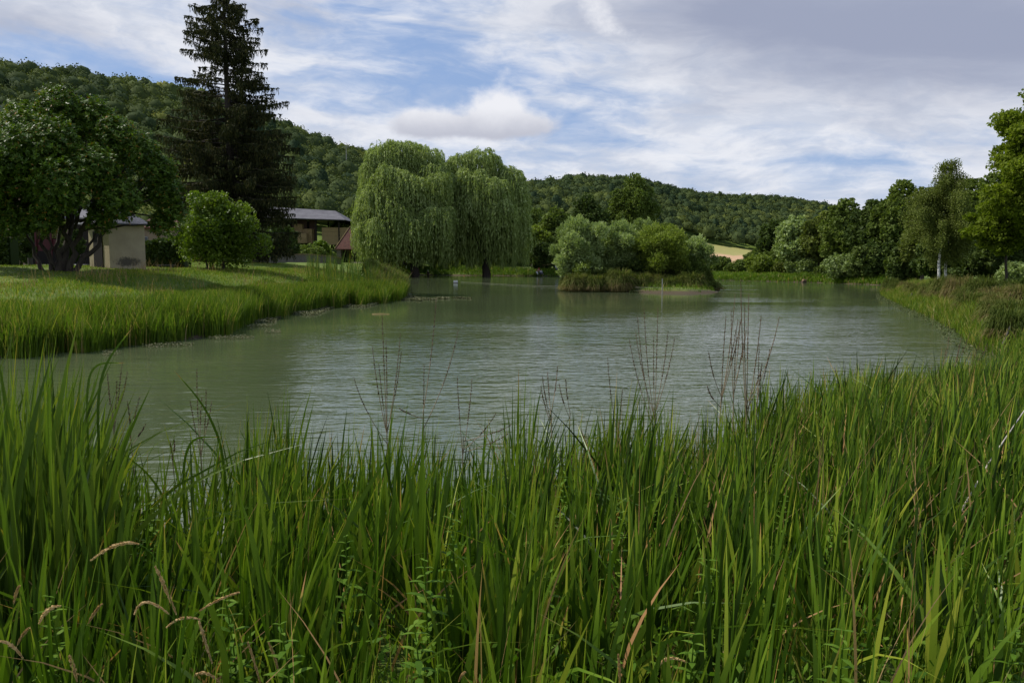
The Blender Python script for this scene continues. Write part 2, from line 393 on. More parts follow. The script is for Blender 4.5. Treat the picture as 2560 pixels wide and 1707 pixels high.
CTRL = np.array([(0, 0, .95), (-6, 3, 1.0), (7, 6, .9), (-15, -10, 1.2), (15, 10, .85), (20, 30, .78), (26, 50, .75), (34, 70, .75), (30, 15, .9),
                 (-12, 31, 1.75), (-22, 30, 1.9), (-20, 42, 2.4), (-26, 42, 2.45), (-17, 50, 2.3), (-8, 48, 1.95), (-25, 68, 2.7), (-8, 70, 1.9), (-20, 90, 2.5), (-34, 110, 2.75), (-30, 160, 2.8), (-16, 130, 2.1),
                 (-18, 158, 2.0), (-8, 168, 1.35), (2, 172, 1.15), (-8, 180, 1.8), (60, 110, .65), (40, 130, .65), (40, 170, .7), (10, 190, 1.2), (60, 60, 1.1)], float)
HT = np.array([  # px, foot, ridge distance, silhouette y
    (-1500, 60, 200, 60), (-600, 90, 280, 90), (0, 130, 330, 132), (110, 140, 338, 152), (200, 150, 350, 168), (300, 155, 360, 192), (400, 160, 370, 212), (600, 165, 410, 262), (720, 165, 430, 300), (900, 172, 480, 348),
    (1050, 190, 540, 388), (1200, 230, 600, 425), (1300, 290, 650, 431), (1500, 340, 720, 440), (1700, 440, 780, 455), (1780, 462, 810, 468), (1900, 475, 850, 484),
    (2050, 490, 900, 503), (2150, 500, 930, 522), (2300, 500, 960, 548), (2600, 500, 1000, 560), (4000, 500, 1000, 560)], float)


def hill(x, y):
    yy = np.maximum(y, 1.0); px = np.where(y > 1, 1280 + F * x / yy, np.where(x < 0, -1500, 4000)); px = np.clip(px, -1500, 4000)
    R = np.where(y > 1, y, np.hypot(x, y))
    # blend far to the sides: use the true range there
    foot = np.interp(px, HT[:, 0], HT[:, 1]); rd = np.interp(px, HT[:, 0], HT[:, 2]); ys = np.interp(px, HT[:, 0], HT[:, 3])
    top = CAMZ + (660 - ys) / F * rd - 15.0 - 2.5
    t = np.clip((R - foot) / (rd - foot), 0, 1)
    s = 0.5 * t + 0.5 * t * t * (3 - 2 * t)
    fade = np.clip((y - (-20)) / 60.0, 0, 1)
    bumps = np.sin(x * .021 + y * .013) * np.sin(y * .017 - x * .009) * 5 * s
    return (top * s + bumps) * fade


def ground(x, y):
    x = np.asarray(x, float); y = np.asarray(y, float)
    sd = sdist(x, y, lake)
    num = 0; den = 0
    for cx, cy, hz in CTRL:
        wt = 1 / ((x - cx) ** 2 + (y - cy) ** 2 + 4) ** 1.5; num = num + wt * hz; den = den + wt
    hb = num / den
    wdt = np.interp(hb, [.7, 1.2, 2.5], [1.6, 2.2, 3.4])
    z = np.where(sd > 0, hb * (1 - np.exp(-np.maximum(sd, 0) / wdt)), -np.minimum(1.6, -sd * .28))
    z = z + np.where(sd > 1, .05 * np.sin(x * .9 + .3 * y) * np.sin(y * .7), 0)
    si = sdist(x, y, isl)
    zi = np.where(si < 0, .45 * (1 - np.exp(si / .9)) + .02, -.25 * si)
    z = np.where(sd < 0, np.maximum(z, zi), z)
    return z + hill(x, y)


def gz(x, y): return float(ground(np.array([x]), np.array([y]))[0])


N = 430; k = 6.2; t = np.linspace(-1, 1, N)
gx = 1700 * np.sinh(k * t) / math.sinh(k); gy = 8 + 1700 * np.sinh(k * t) / math.sinh(k)
GX, GY = np.meshgrid(gx, gy)
GZ = np.concatenate([ground(r_x, r_y)[None] for r_x, r_y in zip(GX, GY)])
g = Geo(); idx = np.arange(N * N).reshape(N, N)
g.add(np.stack([GX, GY, GZ], -1).reshape(-1, 3), np.stack([idx[:-1, :-1], idx[:-1, 1:], idx[1:, 1:], idx[1:, :-1]], -1).reshape(-1, 4), .5, 0, True)
tag(g.build('ground', M['ground']), 'grassy banks and valley floor rising to the wooded hills', kind='structure')
g = Geo(); g.add([(-90, 2, 0), (150, 2, 0), (150, 205, 0), (-90, 205, 0)], [[0, 1, 2, 3]])
tag(g.build('water', M['water']), 'murky green rippled pond water', kind='structure')

# stubble field across the valley
g = Geo(); nx, ny = 30, 12
rows = []
for j in range(ny + 1):
    D = 440 + (560 - 440) * j / ny
    for i in range(nx + 1):
        px = 1700 + 330 * i / nx; x_ = X(px, D); rows.append((x_, D, gz(x_, D) + .25))
ii = np.arange((nx + 1) * (ny + 1)).reshape(ny + 1, nx + 1)
g.add(rows, np.stack([ii[:-1, :-1], ii[:-1, 1:], ii[1:, 1:], ii[1:, :-1]], -1).reshape(-1, 4), .5, 0, True)
m, b, o = mat('field_soil'); gg = b.n('ShaderNodeNewGeometry'); s3 = b.n('ShaderNodeSeparateXYZ'); b.link(gg.outputs['Position'], s3.inputs[0])
nz = b.noise(gg.outputs['Position'], .05, 4, .6); e = b.m('ADD', s3.outputs[1], b.m('MULTIPLY', nz, 60))
col = b.mixc(b.ss(e, 548, 562), (.46, .29, .16), (.27, .25, .07))
pr = b.n('ShaderNodeBsdfPrincipled'); b.link(col, pr.inputs['Base Color']); pr.inputs['Roughness'].default_value = .95; b.link(pr.outputs[0], o.inputs[0])
tag(g.build('field', m), 'bare tan and yellow field at the foot of the far hill', kind='structure')


# ------------------------------------------------------------------ trees
def limb(g, p0, p1, r0, r1, sag=0.0, segs=5, sides=5, rng=RNG):
    p0 = np.array(p0, float); p1 = np.array(p1, float); u = np.linspace(0, 1, segs + 1)[:, None]
    L = np.linalg.norm(p1 - p0); mid = np.array([0, 0, 1.0]) * L * sag
    pts = p0 + (p1 - p0) * u + mid * (u * (1 - u) * 2) + rng.normal(size=(segs + 1, 3)) * L * .025 * (u * (1 - u) * 4)
    g.tube(pts, np.linspace(r0, r1, segs + 1), sides, cap=False)


def lump_leaves(g, cs, rs, n, L, W, rng, tint0=.45, tvar=.22, updir=0.0, shell=.62, flat=1.0, axis_up=None, outw=0.0):
    cs = np.asarray(cs, float); rs = np.asarray(rs, float); pr_ = rs ** 2 / np.sum(rs ** 2)
    j = rng.choice(len(cs), n, p=pr_); d = rng.normal(size=(n, 3)); d[:, 2] += .35; d = unit(d)
    rad = rs[j] * (shell + (1.08 - shell) * rng.random(n) ** .8) * (1 + .18 * np.sin(d[:, 0] * 7 + j) * np.sin(d[:, 2] * 6 + j * 2))
    off = d * rad[:, None]; off[:, 2] *= flat; c = cs[j] + off
    ax = rng.normal(size=(n, 3))
    if axis_up is not None: ax = ax * .55 + np.array([0, 0, axis_up]) + d * outw
    elif outw: ax = ax + d * outw
    ax = unit(ax); wd = rng.normal(size=(n, 3)) + d * .6
    lt = rng.normal(size=len(cs)) * .10
    t = tint0 + lt[j] + rng.normal(size=n) * tvar * .6
    g.leaves(c, ax, wd, L * rng.uniform(.7, 1.3, n), W * rng.uniform(.7, 1.3, n), np.clip(t, 0, 1))


def broad_tree(name, label, cat, px, D, top, width, m_, n=7000, leaf=(.35, .24), bottom=.22, lumps=22, seed=0, trunk=.22, bark='bark', group=None,
               lumpr=.30, tint0=.45, shape=1.0, axis_up=None, outw=0.0, loc=None, flat=1.0, stems=1, shell=.62, core=True, lean=0.0, tvar=.22, skirt=False):
    """width and top in photo pixels at distance D"""
    rng = np.random.default_rng(seed + 1000)
    x, y = (X(px, D), D) if loc is None else loc
    z0 = gz(x, y) - .05; ztop = P(px, top, D)[2]; H = ztop - z0; Rw = width / F * D / 2
    root = thing(name, (x, y, z0), label, cat, group); o_ = (x, y, z0)
    zb = z0 + H * bottom; zc = (zb + ztop) / 2; rz = (ztop - zb) / 2
    cs = []; rs = []
    for q in range(lumps):
        zz_ = 1 - 2 * (q + .5) / lumps; aa_ = q * 2.39996 + rng.uniform(-.5, .5); rxy = math.sqrt(1 - zz_ * zz_)
        rxy = max(rxy, .82) if skirt and zz_ < .45 else rxy
        d = (lambda v: v if skirt else unit(v))(np.array([rxy * math.cos(aa_), rxy * math.sin(aa_), zz_]) + rng.normal(size=3) * .18); rr = rng.uniform(.45, .84)
        hz = d[2]; taper = 1.0 if shape == 1.0 else (1 - (hz * .5 + .5) * (1 - shape))
        lr = Rw * lumpr * rng.uniform(.75, 1.25); lr = min(lr, rz * .62)
        cs.append((x + d[0] * rr * (Rw) * taper + lean * (d[2] * rr * rz), y + d[1] * rr * Rw * taper, zc + d[2] * rr * (rz - lr * .3))); rs.append(lr)
    lr = min(Rw * .42, rz * .6); cs.append((x + rng.normal() * Rw * .15, y, ztop - lr)); rs.append(lr); cs.append((x, y, zc + rz * .35)); rs.append(Rw * .5); cs.append((x, y, zc)); rs.append(Rw * .6)
    cs = np.array(cs); rs = np.array(rs)
    # keep inside the given top
    cs[:, 2] = np.minimum(cs[:, 2], ztop - rs * .9); cs[:, 2] = np.maximum(cs[:, 2], zb + rs * .5)
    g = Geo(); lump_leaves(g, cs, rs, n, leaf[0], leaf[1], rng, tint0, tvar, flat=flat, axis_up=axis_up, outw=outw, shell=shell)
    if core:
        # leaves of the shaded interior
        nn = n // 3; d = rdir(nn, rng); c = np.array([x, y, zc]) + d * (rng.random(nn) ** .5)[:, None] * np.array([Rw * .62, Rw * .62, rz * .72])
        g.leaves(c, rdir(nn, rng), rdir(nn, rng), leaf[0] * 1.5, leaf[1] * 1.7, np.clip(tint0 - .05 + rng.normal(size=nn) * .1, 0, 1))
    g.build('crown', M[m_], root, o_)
    g = Geo()
    for s_ in range(stems):
        a = s_ * 2.4; bx = x + math.cos(a) * .18 * (stems > 1) * stems * .5; by = y + math.sin(a) * .18 * (stems > 1) * stems * .5
        tx = x + math.cos(a) * Rw * .35 * (stems > 1); ty = y + math.sin(a) * Rw * .35 * (stems > 1)
        limb(g, (bx, by, z0 - .15), (tx + lean * rz * .3, ty, zc + rz * .3), trunk / stems ** .5, trunk * .35 / stems ** .5, 0, 8, 8, rng)
    for q in range(min(len(cs), 16)):
        f = rng.uniform(.15, .6); st = np.array([x, y, zb * (1 - f) + (zc + rz * .2) * f]); limb(g, st, cs[q], trunk * .35, trunk * .08, .12, 5, 5, rng)
    g.build('trunk', M[bark], root, o_)
    return root


def shrub(name, label, px, D, top, width, m_, n=3500, leaf=(.25, .14), seed=0, group=None, cat='shrub', **kw):
    kw.setdefault('bottom', .0); kw.setdefault('skirt', True); kw.setdefault('lumps', 14); kw.setdefault('trunk', .07); kw.setdefault('stems', 3)
    return broad_tree(name, label, cat, px, D, top, width, m_, n, leaf, seed=seed, group=group, **kw)

# ------------------------------------------------------------------ wooded hills: one mass of crowns nobody could count
rng = np.random.default_rng(3)
cand = []
px_ = rng.uniform(-420, 2950, 90000); u_ = rng.random(90000)
foot = np.interp(px_, HT[:, 0], HT[:, 1]); rd = np.interp(px_, HT[:, 0], HT[:, 2])
Dd = np.sqrt((foot - 14) ** 2 + u_ * ((rd + 35) ** 2 - (foot - 14) ** 2)); xx = (px_ - 1280) / F * Dd
cell = {}; keep = []
for i in range(len(px_)):
    dmin = 4.2 + Dd[i] / 300
    if 1690 < px_[i] < 2040 and 428 < Dd[i] < 562: continue
    if 560 < px_[i] < 960 and Dd[i] < 226: continue
    kx, ky = int(xx[i] // 8), int(Dd[i] // 8); ok = True
    for a in (-1, 0, 1):
        for b_ in (-1, 0, 1):
            for (qx, qy) in cell.get((kx + a, ky + b_), ()):
                if (qx - xx[i]) ** 2 + (qy - Dd[i]) ** 2 < dmin * dmin: ok = False
    if ok: cell.setdefault((kx, ky), []).append((xx[i], Dd[i])); keep.append(i)
    if len(keep) > 12500: break
keep = np.array(keep); hx, hy = xx[keep], Dd[keep]; hz = ground(hx, hy)
nC = len(keep); R_ = rng.uniform(2.7, 5.4, nC) * (1 + hy / 2500); Hc = R_ * rng.uniform(.85, 1.25, nC); hgt = rng.uniform(5.5, 9.0, nC)
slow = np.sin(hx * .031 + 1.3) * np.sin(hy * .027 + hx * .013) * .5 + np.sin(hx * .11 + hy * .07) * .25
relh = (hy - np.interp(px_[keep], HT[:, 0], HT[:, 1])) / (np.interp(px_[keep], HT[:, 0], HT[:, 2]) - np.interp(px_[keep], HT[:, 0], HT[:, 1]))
ctint = np.clip(.44 + .20 * slow + rng.normal(size=nC) * .12 + .26 * np.clip(.45 - relh, 0, 1) - .06 * (hy > 520), .03, .98)  # random crown tone, plus lit lower patches and dark top put into colour
conif = (rng.random(nC) < .05) & (relh < .75); ctint[conif] = .02; Hc[conif] *= 1.6; R_[conif] *= .7
g = Geo()
# dense inner body of every crown (low lumpy solid) and leaf clumps over it
seg, rings = 7, 4; ph = np.linspace(.25, 1.9, rings + 1); th = np.arange(seg) / seg * 2 * math.pi
d = np.stack([np.sin(ph)[:, None] * np.cos(th), np.sin(ph)[:, None] * np.sin(th), np.cos(ph)[:, None] + 0 * th], -1).reshape(-1, 3)
cc = np.stack([hx, hy, hz + hgt * .75], 1); sc = np.stack([R_, R_, Hc], 1)
vs = cc[:, None] + d[None] * (sc * .84)[:, None] * rng.uniform(.82, 1.1, (nC, len(d), 1))
i0 = np.arange(rings)[:, None] * seg; q = np.arange(seg)[None]; q2 = (q + 1) % seg
ff = np.stack([i0 + q, i0 + seg + q, i0 + seg + q2, i0 + q2], -1).reshape(-1, 4)
fs = (ff[None] + (np.arange(nC) * len(d))[:, None, None]).reshape(-1, 4)
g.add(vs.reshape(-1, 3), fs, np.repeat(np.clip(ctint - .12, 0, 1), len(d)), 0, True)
nl = np.clip((42000 / hy).astype(int), 65, 200); j = np.repeat(np.arange(nC), nl); n = len(j)
dd = rng.normal(size=(n, 3)); dd[:, 2] = np.abs(dd[:, 2]) * 1.1 - .25; dd[:, 1] -= .25; dd = unit(dd)
bul = .93 + .10 * np.sin(dd[:, 0] * 6 + j * 1.7) * np.sin(dd[:, 2] * 6 + j * 2.3) + .10 * np.sin(dd[:, 1] * 11 + j)
c = cc[j] + dd * sc[j] * (bul * rng.uniform(.90, 1.02, n))[:, None]
sz = (.0011 * hy[j] + .22) * rng.uniform(.7, 1.3, n)
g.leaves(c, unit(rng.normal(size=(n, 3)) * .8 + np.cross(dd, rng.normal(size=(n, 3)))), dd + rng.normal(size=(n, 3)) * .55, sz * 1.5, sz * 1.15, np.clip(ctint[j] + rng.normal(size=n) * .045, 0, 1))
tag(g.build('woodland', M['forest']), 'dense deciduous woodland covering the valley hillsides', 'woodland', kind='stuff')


# ------------------------------------------------------------------ tall spruce
def spruce(px, D, ytop):
    rng = np.random.default_rng(11); x = X(px, D); z0 = gz(x, D) - .1; zt = P(px, ytop, D)[2]; s = D / F
    root = thing('spruce_tree', (x, D, z0), 'very tall dark spruce with drooping branchlets rising above the frame behind the round bush', 'tree')
    prof_z = np.array([0, .9, 1.9, 2.8, 5, 8, 11, 14, 18, 22, 28]); prof_r = np.array([.3, 1.0, 2.1, 2.9, 3.7, 4.3, 5.1, 5.6, 5.6, 5.5, 5.0])
    gt = Geo(); gt.tube([(x, D, z0 - .3), (x + .1, D, z0 + 8), (x, D, zt - 3), (x, D, zt)], [.42, .34, .12, .02], 8)
    gc = Geo(); z = zt - .4; kk = 0
    while z > z0 + 1.0:
        dz = zt - z; Rm = float(np.interp(dz, prof_z, prof_r)); nb = rng.integers(6, 9)
        if dz > 12: nb += 2
        for q in range(nb):
            a = rng.uniform(0, 2 * math.pi); L = Rm * (rng.uniform(.62, 1.08) if rng.random() > .22 else rng.uniform(.35, .6))
            kpt = 9; u = np.linspace(0, 1, kpt); dr = rng.uniform(.02, .28) if dz < 11 else rng.uniform(.12, .42)
            hz_ = z + rng.uniform(-.25, .25) + L * (.10 * np.sin(u * 2.2) - dr * u + .30 * np.clip(u - .55, 0, 1) ** 1.3 * 1.4)
            wob = rng.normal() * .12
            hd = np.array([math.cos(a), math.sin(a)]); pr2 = np.array([-hd[1], hd[0]])
            pts = np.stack([x + hd[0] * L * u + pr2[0] * wob * L * u ** 2, D + hd[1] * L * u + pr2[1] * wob * L * u ** 2, hz_], 1)
            gt.tube(pts, np.linspace(.055 * (L / 5) + .012, .008, kpt), 4, cap=False)
            # side shoots carrying hanging curtains of needles
            ns = int(L * 13) + 4; uu = rng.uniform(.16, 1.0, ns) ** .8; base = np.stack([np.interp(uu, u, pts[:, i]) for i in range(3)], 1)
            side = rng.choice([-1, 1], ns) * rng.random(ns) ** .7 * (.16 + .55 * (1 - uu)) * min(1.0, L / 3.5)
            base[:, 0] += pr2[0] * side + hd[0] * np.abs(side) * .4; base[:, 1] += pr2[1] * side + hd[1] * np.abs(side) * .4; base[:, 2] -= np.abs(side) * .22
            hang = rng.uniform(.22, .62, ns) * (1.15 if dz > 10 else .9)
            for lay in range(3):
                m_ = len(base); f = (lay + .5) / 3
                c_ = base + np.stack([rng.normal(size=m_) * .05, rng.normal(size=m_) * .05, -hang * f], 1)
                ax = unit(np.stack([rng.normal(size=m_) * .25, rng.normal(size=m_) * .25, -np.ones(m_)], 1))
                gc.leaves(c_, ax, rdir(m_, rng), hang * .62, rng.uniform(.06, .12, m_) * (1.25 - .5 * f), np.clip(.4 + .35 * rng.normal(size=m_), 0, 1))
            m_ = ns; gc.leaves(base, unit(np.stack([np.full(m_, hd[0]), np.full(m_, hd[1]), -.2 + .2 * rng.normal(size=m_)], 1) + rng.normal(size=(m_, 3)) * .3), rdir(m_, rng), .34, .11, np.clip(.5 + .3 * rng.normal(size=m_), 0, 1))
        z -= rng.uniform(.26, .40) if dz > 10 else rng.uniform(.30, .5)
    # short shoots on the leader
    gc.build('crown', M['spruce'], root, (x, D, z0)); gt.build('trunk', M['bark'], root, (x, D, z0))


spruce(584, 68, -46)


# ------------------------------------------------------------------ weeping willows
def willow(px, D, top, label, lumpspec, trunkpx, seed):
    rng = np.random.default_rng(seed); x = X(px, D); z0 = gz(X(trunkpx, D), D) - .1; s = D / F; ox = (X(trunkpx, D), D, z0)
    root = thing('weeping_willow', ox, label, 'tree', 'weeping willows on the far bank')
    g = Geo(); gt = Geo(); limb(gt, (ox[0], D, z0 - .3), (ox[0] + .5, D, z0 + 7), .95, .7, 0, 6, 9, rng)
    for (lx, ly, wdt, dep) in lumpspec:          # photo px of lump centre top, width px, depth offset m
        cx, _, cz = P(lx, ly, D); cy = D + dep; R = wdt * s / 2
        limb(gt, (ox[0] + .4, D, z0 + 5.5), (cx, cy, cz - R * .8), .42, .10, .10, 7, 6, rng)
        ns = int(70 + R * R * 34)
        d = rng.normal(size=(ns, 3)); d[:, 2] = np.abs(d[:, 2]) + .05; d = unit(d)
        tf = rdir(14, rng); tf[:, 2] = np.abs(tf[:, 2]); tuft = np.max(d @ tf.T, axis=1) ** 14      # tufts that break the dome
        st = np.array([cx, cy, cz - R]) + d * (R * (.66 + .42 * tuft) * rng.uniform(.9, 1.03, ns))[:, None]
        # arch outwards, then hang
        hd = unit(np.stack([d[:, 0], d[:, 1], np.zeros(ns)], 1)); arch = rng.uniform(.5, 1.7, ns); fall = rng.uniform(1.5, 5.5, ns) * rng.choice([.6, 1, 1.7], ns, p=[.35, .4, .25])
        ks = 9; u = np.linspace(0, 1, ks)
        pts = st[:, None] + hd[:, None] * (arch[:, None] * (1 - np.exp(-u * 3.2))[None])[..., None]
        pts[..., 2] += arch[:, None] * .35 * np.sin(np.clip(u * 5, 0, math.pi))[None] - fall[:, None] * (u ** 1.35)[None]
        pts[..., 2] = np.maximum(pts[..., 2], z0 + 1.2 + rng.random((ns, 1)) * 1.5)
        pts += rng.normal(size=(ns, 1, 3)) * .1 + np.cumsum(rng.normal(size=(ns, ks, 3)) * .04, 1)
        tt = np.clip(.52 + .13 * rng.normal(size=ns) + .10 * d[:, 2] + rng.normal() * .04, 0, 1)
        for rep in range(2):
            for q in range(ks - 1):
                f = rng.random(ns)[:, None]; c = pts[:, q] * (1 - f) + pts[:, q + 1] * f; ax = unit(pts[:, q + 1] - pts[:, q] + rng.normal(size=(ns, 3)) * .16 + np.array([0, 0, -.05]))
                g.leaves(c + rng.normal(size=(ns, 3)) * .07, ax, rdir(ns, rng), rng.uniform(.45, .85, ns), rng.uniform(.10, .2, ns), np.clip(tt + .12 * rng.normal(size=ns), 0, 1))
    # long curtains round the skirt
    return root, g, gt, rng, z0, s, ox


def skirt(g, rng, z0, D, s, x0, x1, ytop0, ytop1, dep, n, bot=(648, 668)):
    bot = (bot[0] + 10, bot[1] + 9)
    f = rng.random(n); lx = x0 + (x1 - x0) * f; ly = ytop0 + (ytop1 - ytop0) * f + rng.uniform(-18, 60, n) + 22 * np.sin(lx * .07) * np.sin(lx * .19)
    x = (lx - 1280) * s; zt = CAMZ + (660 - ly) * s; y = D + rng.uniform(dep[0], dep[1], n)
    zb = CAMZ + (660 - (bot[0] + (bot[1] - bot[0]) * rng.random(n) ** .6 - 26 * np.abs(np.sin(lx * .11) * np.sin(lx * .047 + 1)))) * s
    clump = np.sin(lx * .35 + 2 * np.sin(lx * .13)) * .08
    ks = 16
    for q in range(ks):
        u = (q + rng.random(n)) / ks; keepm = rng.random(n) > .10 + .25 * (u > .8)
        c = np.stack([x + .25 * np.sin(u * 3 + lx) + rng.normal(size=n) * .06, y + rng.normal(size=n) * .1, zt + (zb - zt) * u], 1)[keepm]; m_ = len(c)
        ax = unit(np.stack([rng.normal(size=m_) * .12, rng.normal(size=m_) * .12, -np.ones(m_)], 1))
        L = ((zt - zb) / ks * 1.25)[keepm]
        g.leaves(c, ax, rdir(m_, rng), L, rng.uniform(.10, .19, m_), np.clip(.42 + clump[keepm] + .12 * rng.normal(size=m_), 0, 1))


Ls = [(1003, 342, 90, 0), (962, 362, 80, -1), (1060, 365, 80, 1), (938, 400, 64, -2), (1090, 405, 70, -1), (990, 410, 100, -4), (930, 455, 60, 0), (1030, 440, 90, -5), (955, 470, 76, -6), (1100, 440, 60, -5),
      (925, 515, 56, -4), (1000, 500, 80, -7), (1075, 480, 70, -4), (930, 560, 44, -6), (1000, 380, 100, 5), (950, 430, 80, 6), (1070, 430, 90, 6), (965, 545, 60, -7.5), (1040, 545, 70, -8), (1100, 520, 70, -7)]
root, g, gt, rng, z0, s, ox = willow(1000, 157, 345, 'left weeping willow, taller and broader, beside the tiled wash house', Ls, 1036, 21)
skirt(g, rng, z0, 157, s, 892, 915, 530, 520, (-5, 4), 150, (622, 640)); skirt(g, rng, z0, 157, s, 910, 1130, 470, 470, (-6, 7), 1700, (640, 664)); skirt(g, rng, z0, 157, s, 930, 1090, 430, 430, (-3, 3), 500, (600, 655))
g.build('crown', M['weeping'], root, ox); gt.build('trunk', M['bark'], root, ox)
Ls = [(1205, 372, 75, 0), (1150, 385, 60, -1), (1240, 400, 70, 1), (1110, 410, 60, 2), (1270, 420, 75, 0), (1180, 425, 90, -4), (1290, 465, 60, -1), (1235, 450, 80, -5), (1140, 450, 80, -3), (1285, 520, 60, -2),
      (1190, 480, 70, -6), (1250, 500, 70, -6), (1130, 500, 60, -5), (1210, 420, 90, 5), (1275, 460, 80, 5), (1302, 560, 40, -1)]
root, g, gt, rng, z0, s, ox = willow(1205, 162, 372, 'right weeping willow, darker at its skirt, leaning over the far bank', Ls, 1213, 22)
skirt(g, rng, z0, 162, s, 1085, 1300, 450, 500, (-6, 7), 1800, (642, 668)); skirt(g, rng, z0, 162, s, 1290, 1322, 530, 580, (-4, 4), 220, (630, 668)); skirt(g, rng, z0, 162, s, 1120, 1290, 430, 470, (-3, 3), 500, (600, 660))
g.build('crown', M['weeping'], root, ox); gt.build('trunk', M['bark'], root, ox)

# ------------------------------------------------------------------ magnolia at the left
rng = np.random.default_rng(31); D0 = 38.0; x0 = X(165, D0); z0 = gz(x0, D0) - .1; s = D0 / F
root = thing('magnolia_tree', (x0, D0, z0), 'large spreading evergreen tree with glossy leaves and several leaning stems beside the cream hut', 'tree')
LS = [(150, 275, 110, 0), (60, 320, 120, 0), (220, 300, 110, .5), (110, 350, 120, -1.5), (290, 345, 110, 0), (20, 400, 120, -.5), (190, 380, 130, -2), (350, 385, 100, 0), (390, 430, 90, .3), (280, 440, 120, -2), (100, 450, 120, -2.4),
      (0, 480, 120, -1), (410, 480, 80, .3), (200, 490, 120, -2.2), (340, 510, 100, -1.6), (60, 520, 110, -1.5), (420, 530, 70, .5), (280, 545, 80, -1), (130, 540, 80, -1.2), (-60, 420, 120, 0), (-80, 520, 110, 0), (-20, 560, 80, -.5), (390, 560, 60, .4), (20, 555, 110, -2), (100, 560, 80, -2), (175, 555, 70, -2), (60, 470, 130, -3), (150, 410, 130, -3), (250, 480, 120, -3),
      (220, 420, 130, 2), (60, 430, 130, 2), (340, 460, 110, 2.2), (120, 330, 110, 1.5)]
g = Geo(); gt = Geo(); cs = []; rs = []
for lx, ly, wd_, dp in LS:
    c = P(lx, ly, D0); cs.append((c[0], D0 + dp, c[2])); rs.append(wd_ * s / 2)
cs = np.array(cs); rs = np.array(rs); n = 52000
pr_ = rs ** 2 / sum(rs ** 2); nc = 13000; j = rng.choice(len(cs), nc, p=pr_); d = rng.normal(size=(nc, 3)); d[:, 2] += .4; d = unit(d)
tips = cs[j] + d * (rs[j] * rng.uniform(.70, 1.0, nc) * np.where(rng.random(nc) < .2, 1.22, 1.02))[:, None]; tdir = unit(d + np.array([0, 0, .7]) + rng.normal(size=(nc, 3)) * .35)
ctn = np.clip(.45 + .14 * rng.normal(size=nc), 0, 1)
for q in range(10):      # a whorl of leathery leaves at each twig end
    a = unit(np.cross(tdir, rdir(nc, rng))); ax = unit(a + tdir * rng.uniform(-.1, .7, nc)[:, None]); Lf = rng.uniform(.12, .20, nc)
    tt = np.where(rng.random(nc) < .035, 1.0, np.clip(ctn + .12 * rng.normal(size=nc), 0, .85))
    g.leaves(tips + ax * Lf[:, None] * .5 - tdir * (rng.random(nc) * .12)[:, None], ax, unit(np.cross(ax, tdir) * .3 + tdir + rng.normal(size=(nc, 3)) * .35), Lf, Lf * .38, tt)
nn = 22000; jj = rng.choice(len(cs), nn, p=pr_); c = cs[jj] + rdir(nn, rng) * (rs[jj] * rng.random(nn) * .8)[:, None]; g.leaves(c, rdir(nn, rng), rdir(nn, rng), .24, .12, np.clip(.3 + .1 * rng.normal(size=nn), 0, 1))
for (bx, tx, ty, r) in ((150, 185, 470, .16), (165, 235, 500, .15), (175, 270, 540, .13), (120, 40, 560, .10), (135, 90, 480, .11), (140, 130, 520, .12), (160, 160, 400, .15), (150, 120, 545, .07), (178, 225, 560, .09)):
    p1 = P(tx, ty, D0); limb(gt, (X(bx, D0), D0, z0 - .2), (p1[0], D0 + rng.uniform(-.8, .8), p1[2]), r * 1.15, r * .45, -.10, 9, 8, rng)
for q in range(len(cs)):
    f = rng.uniform(.25, .6); st = np.array([x0, D0, z0 + 1.5]) * (1 - f) + np.array([x0 + (cs[q][0] - x0) * .8, D0, z0 + 3.5]) * f; limb(gt, st, cs[q], .07, .02, .05, 6, 5, rng)
g.build('crown', M['magnolia'], root, (x0, D0, z0)); gt.build('trunk', M['bark'], root, (x0, D0, z0))

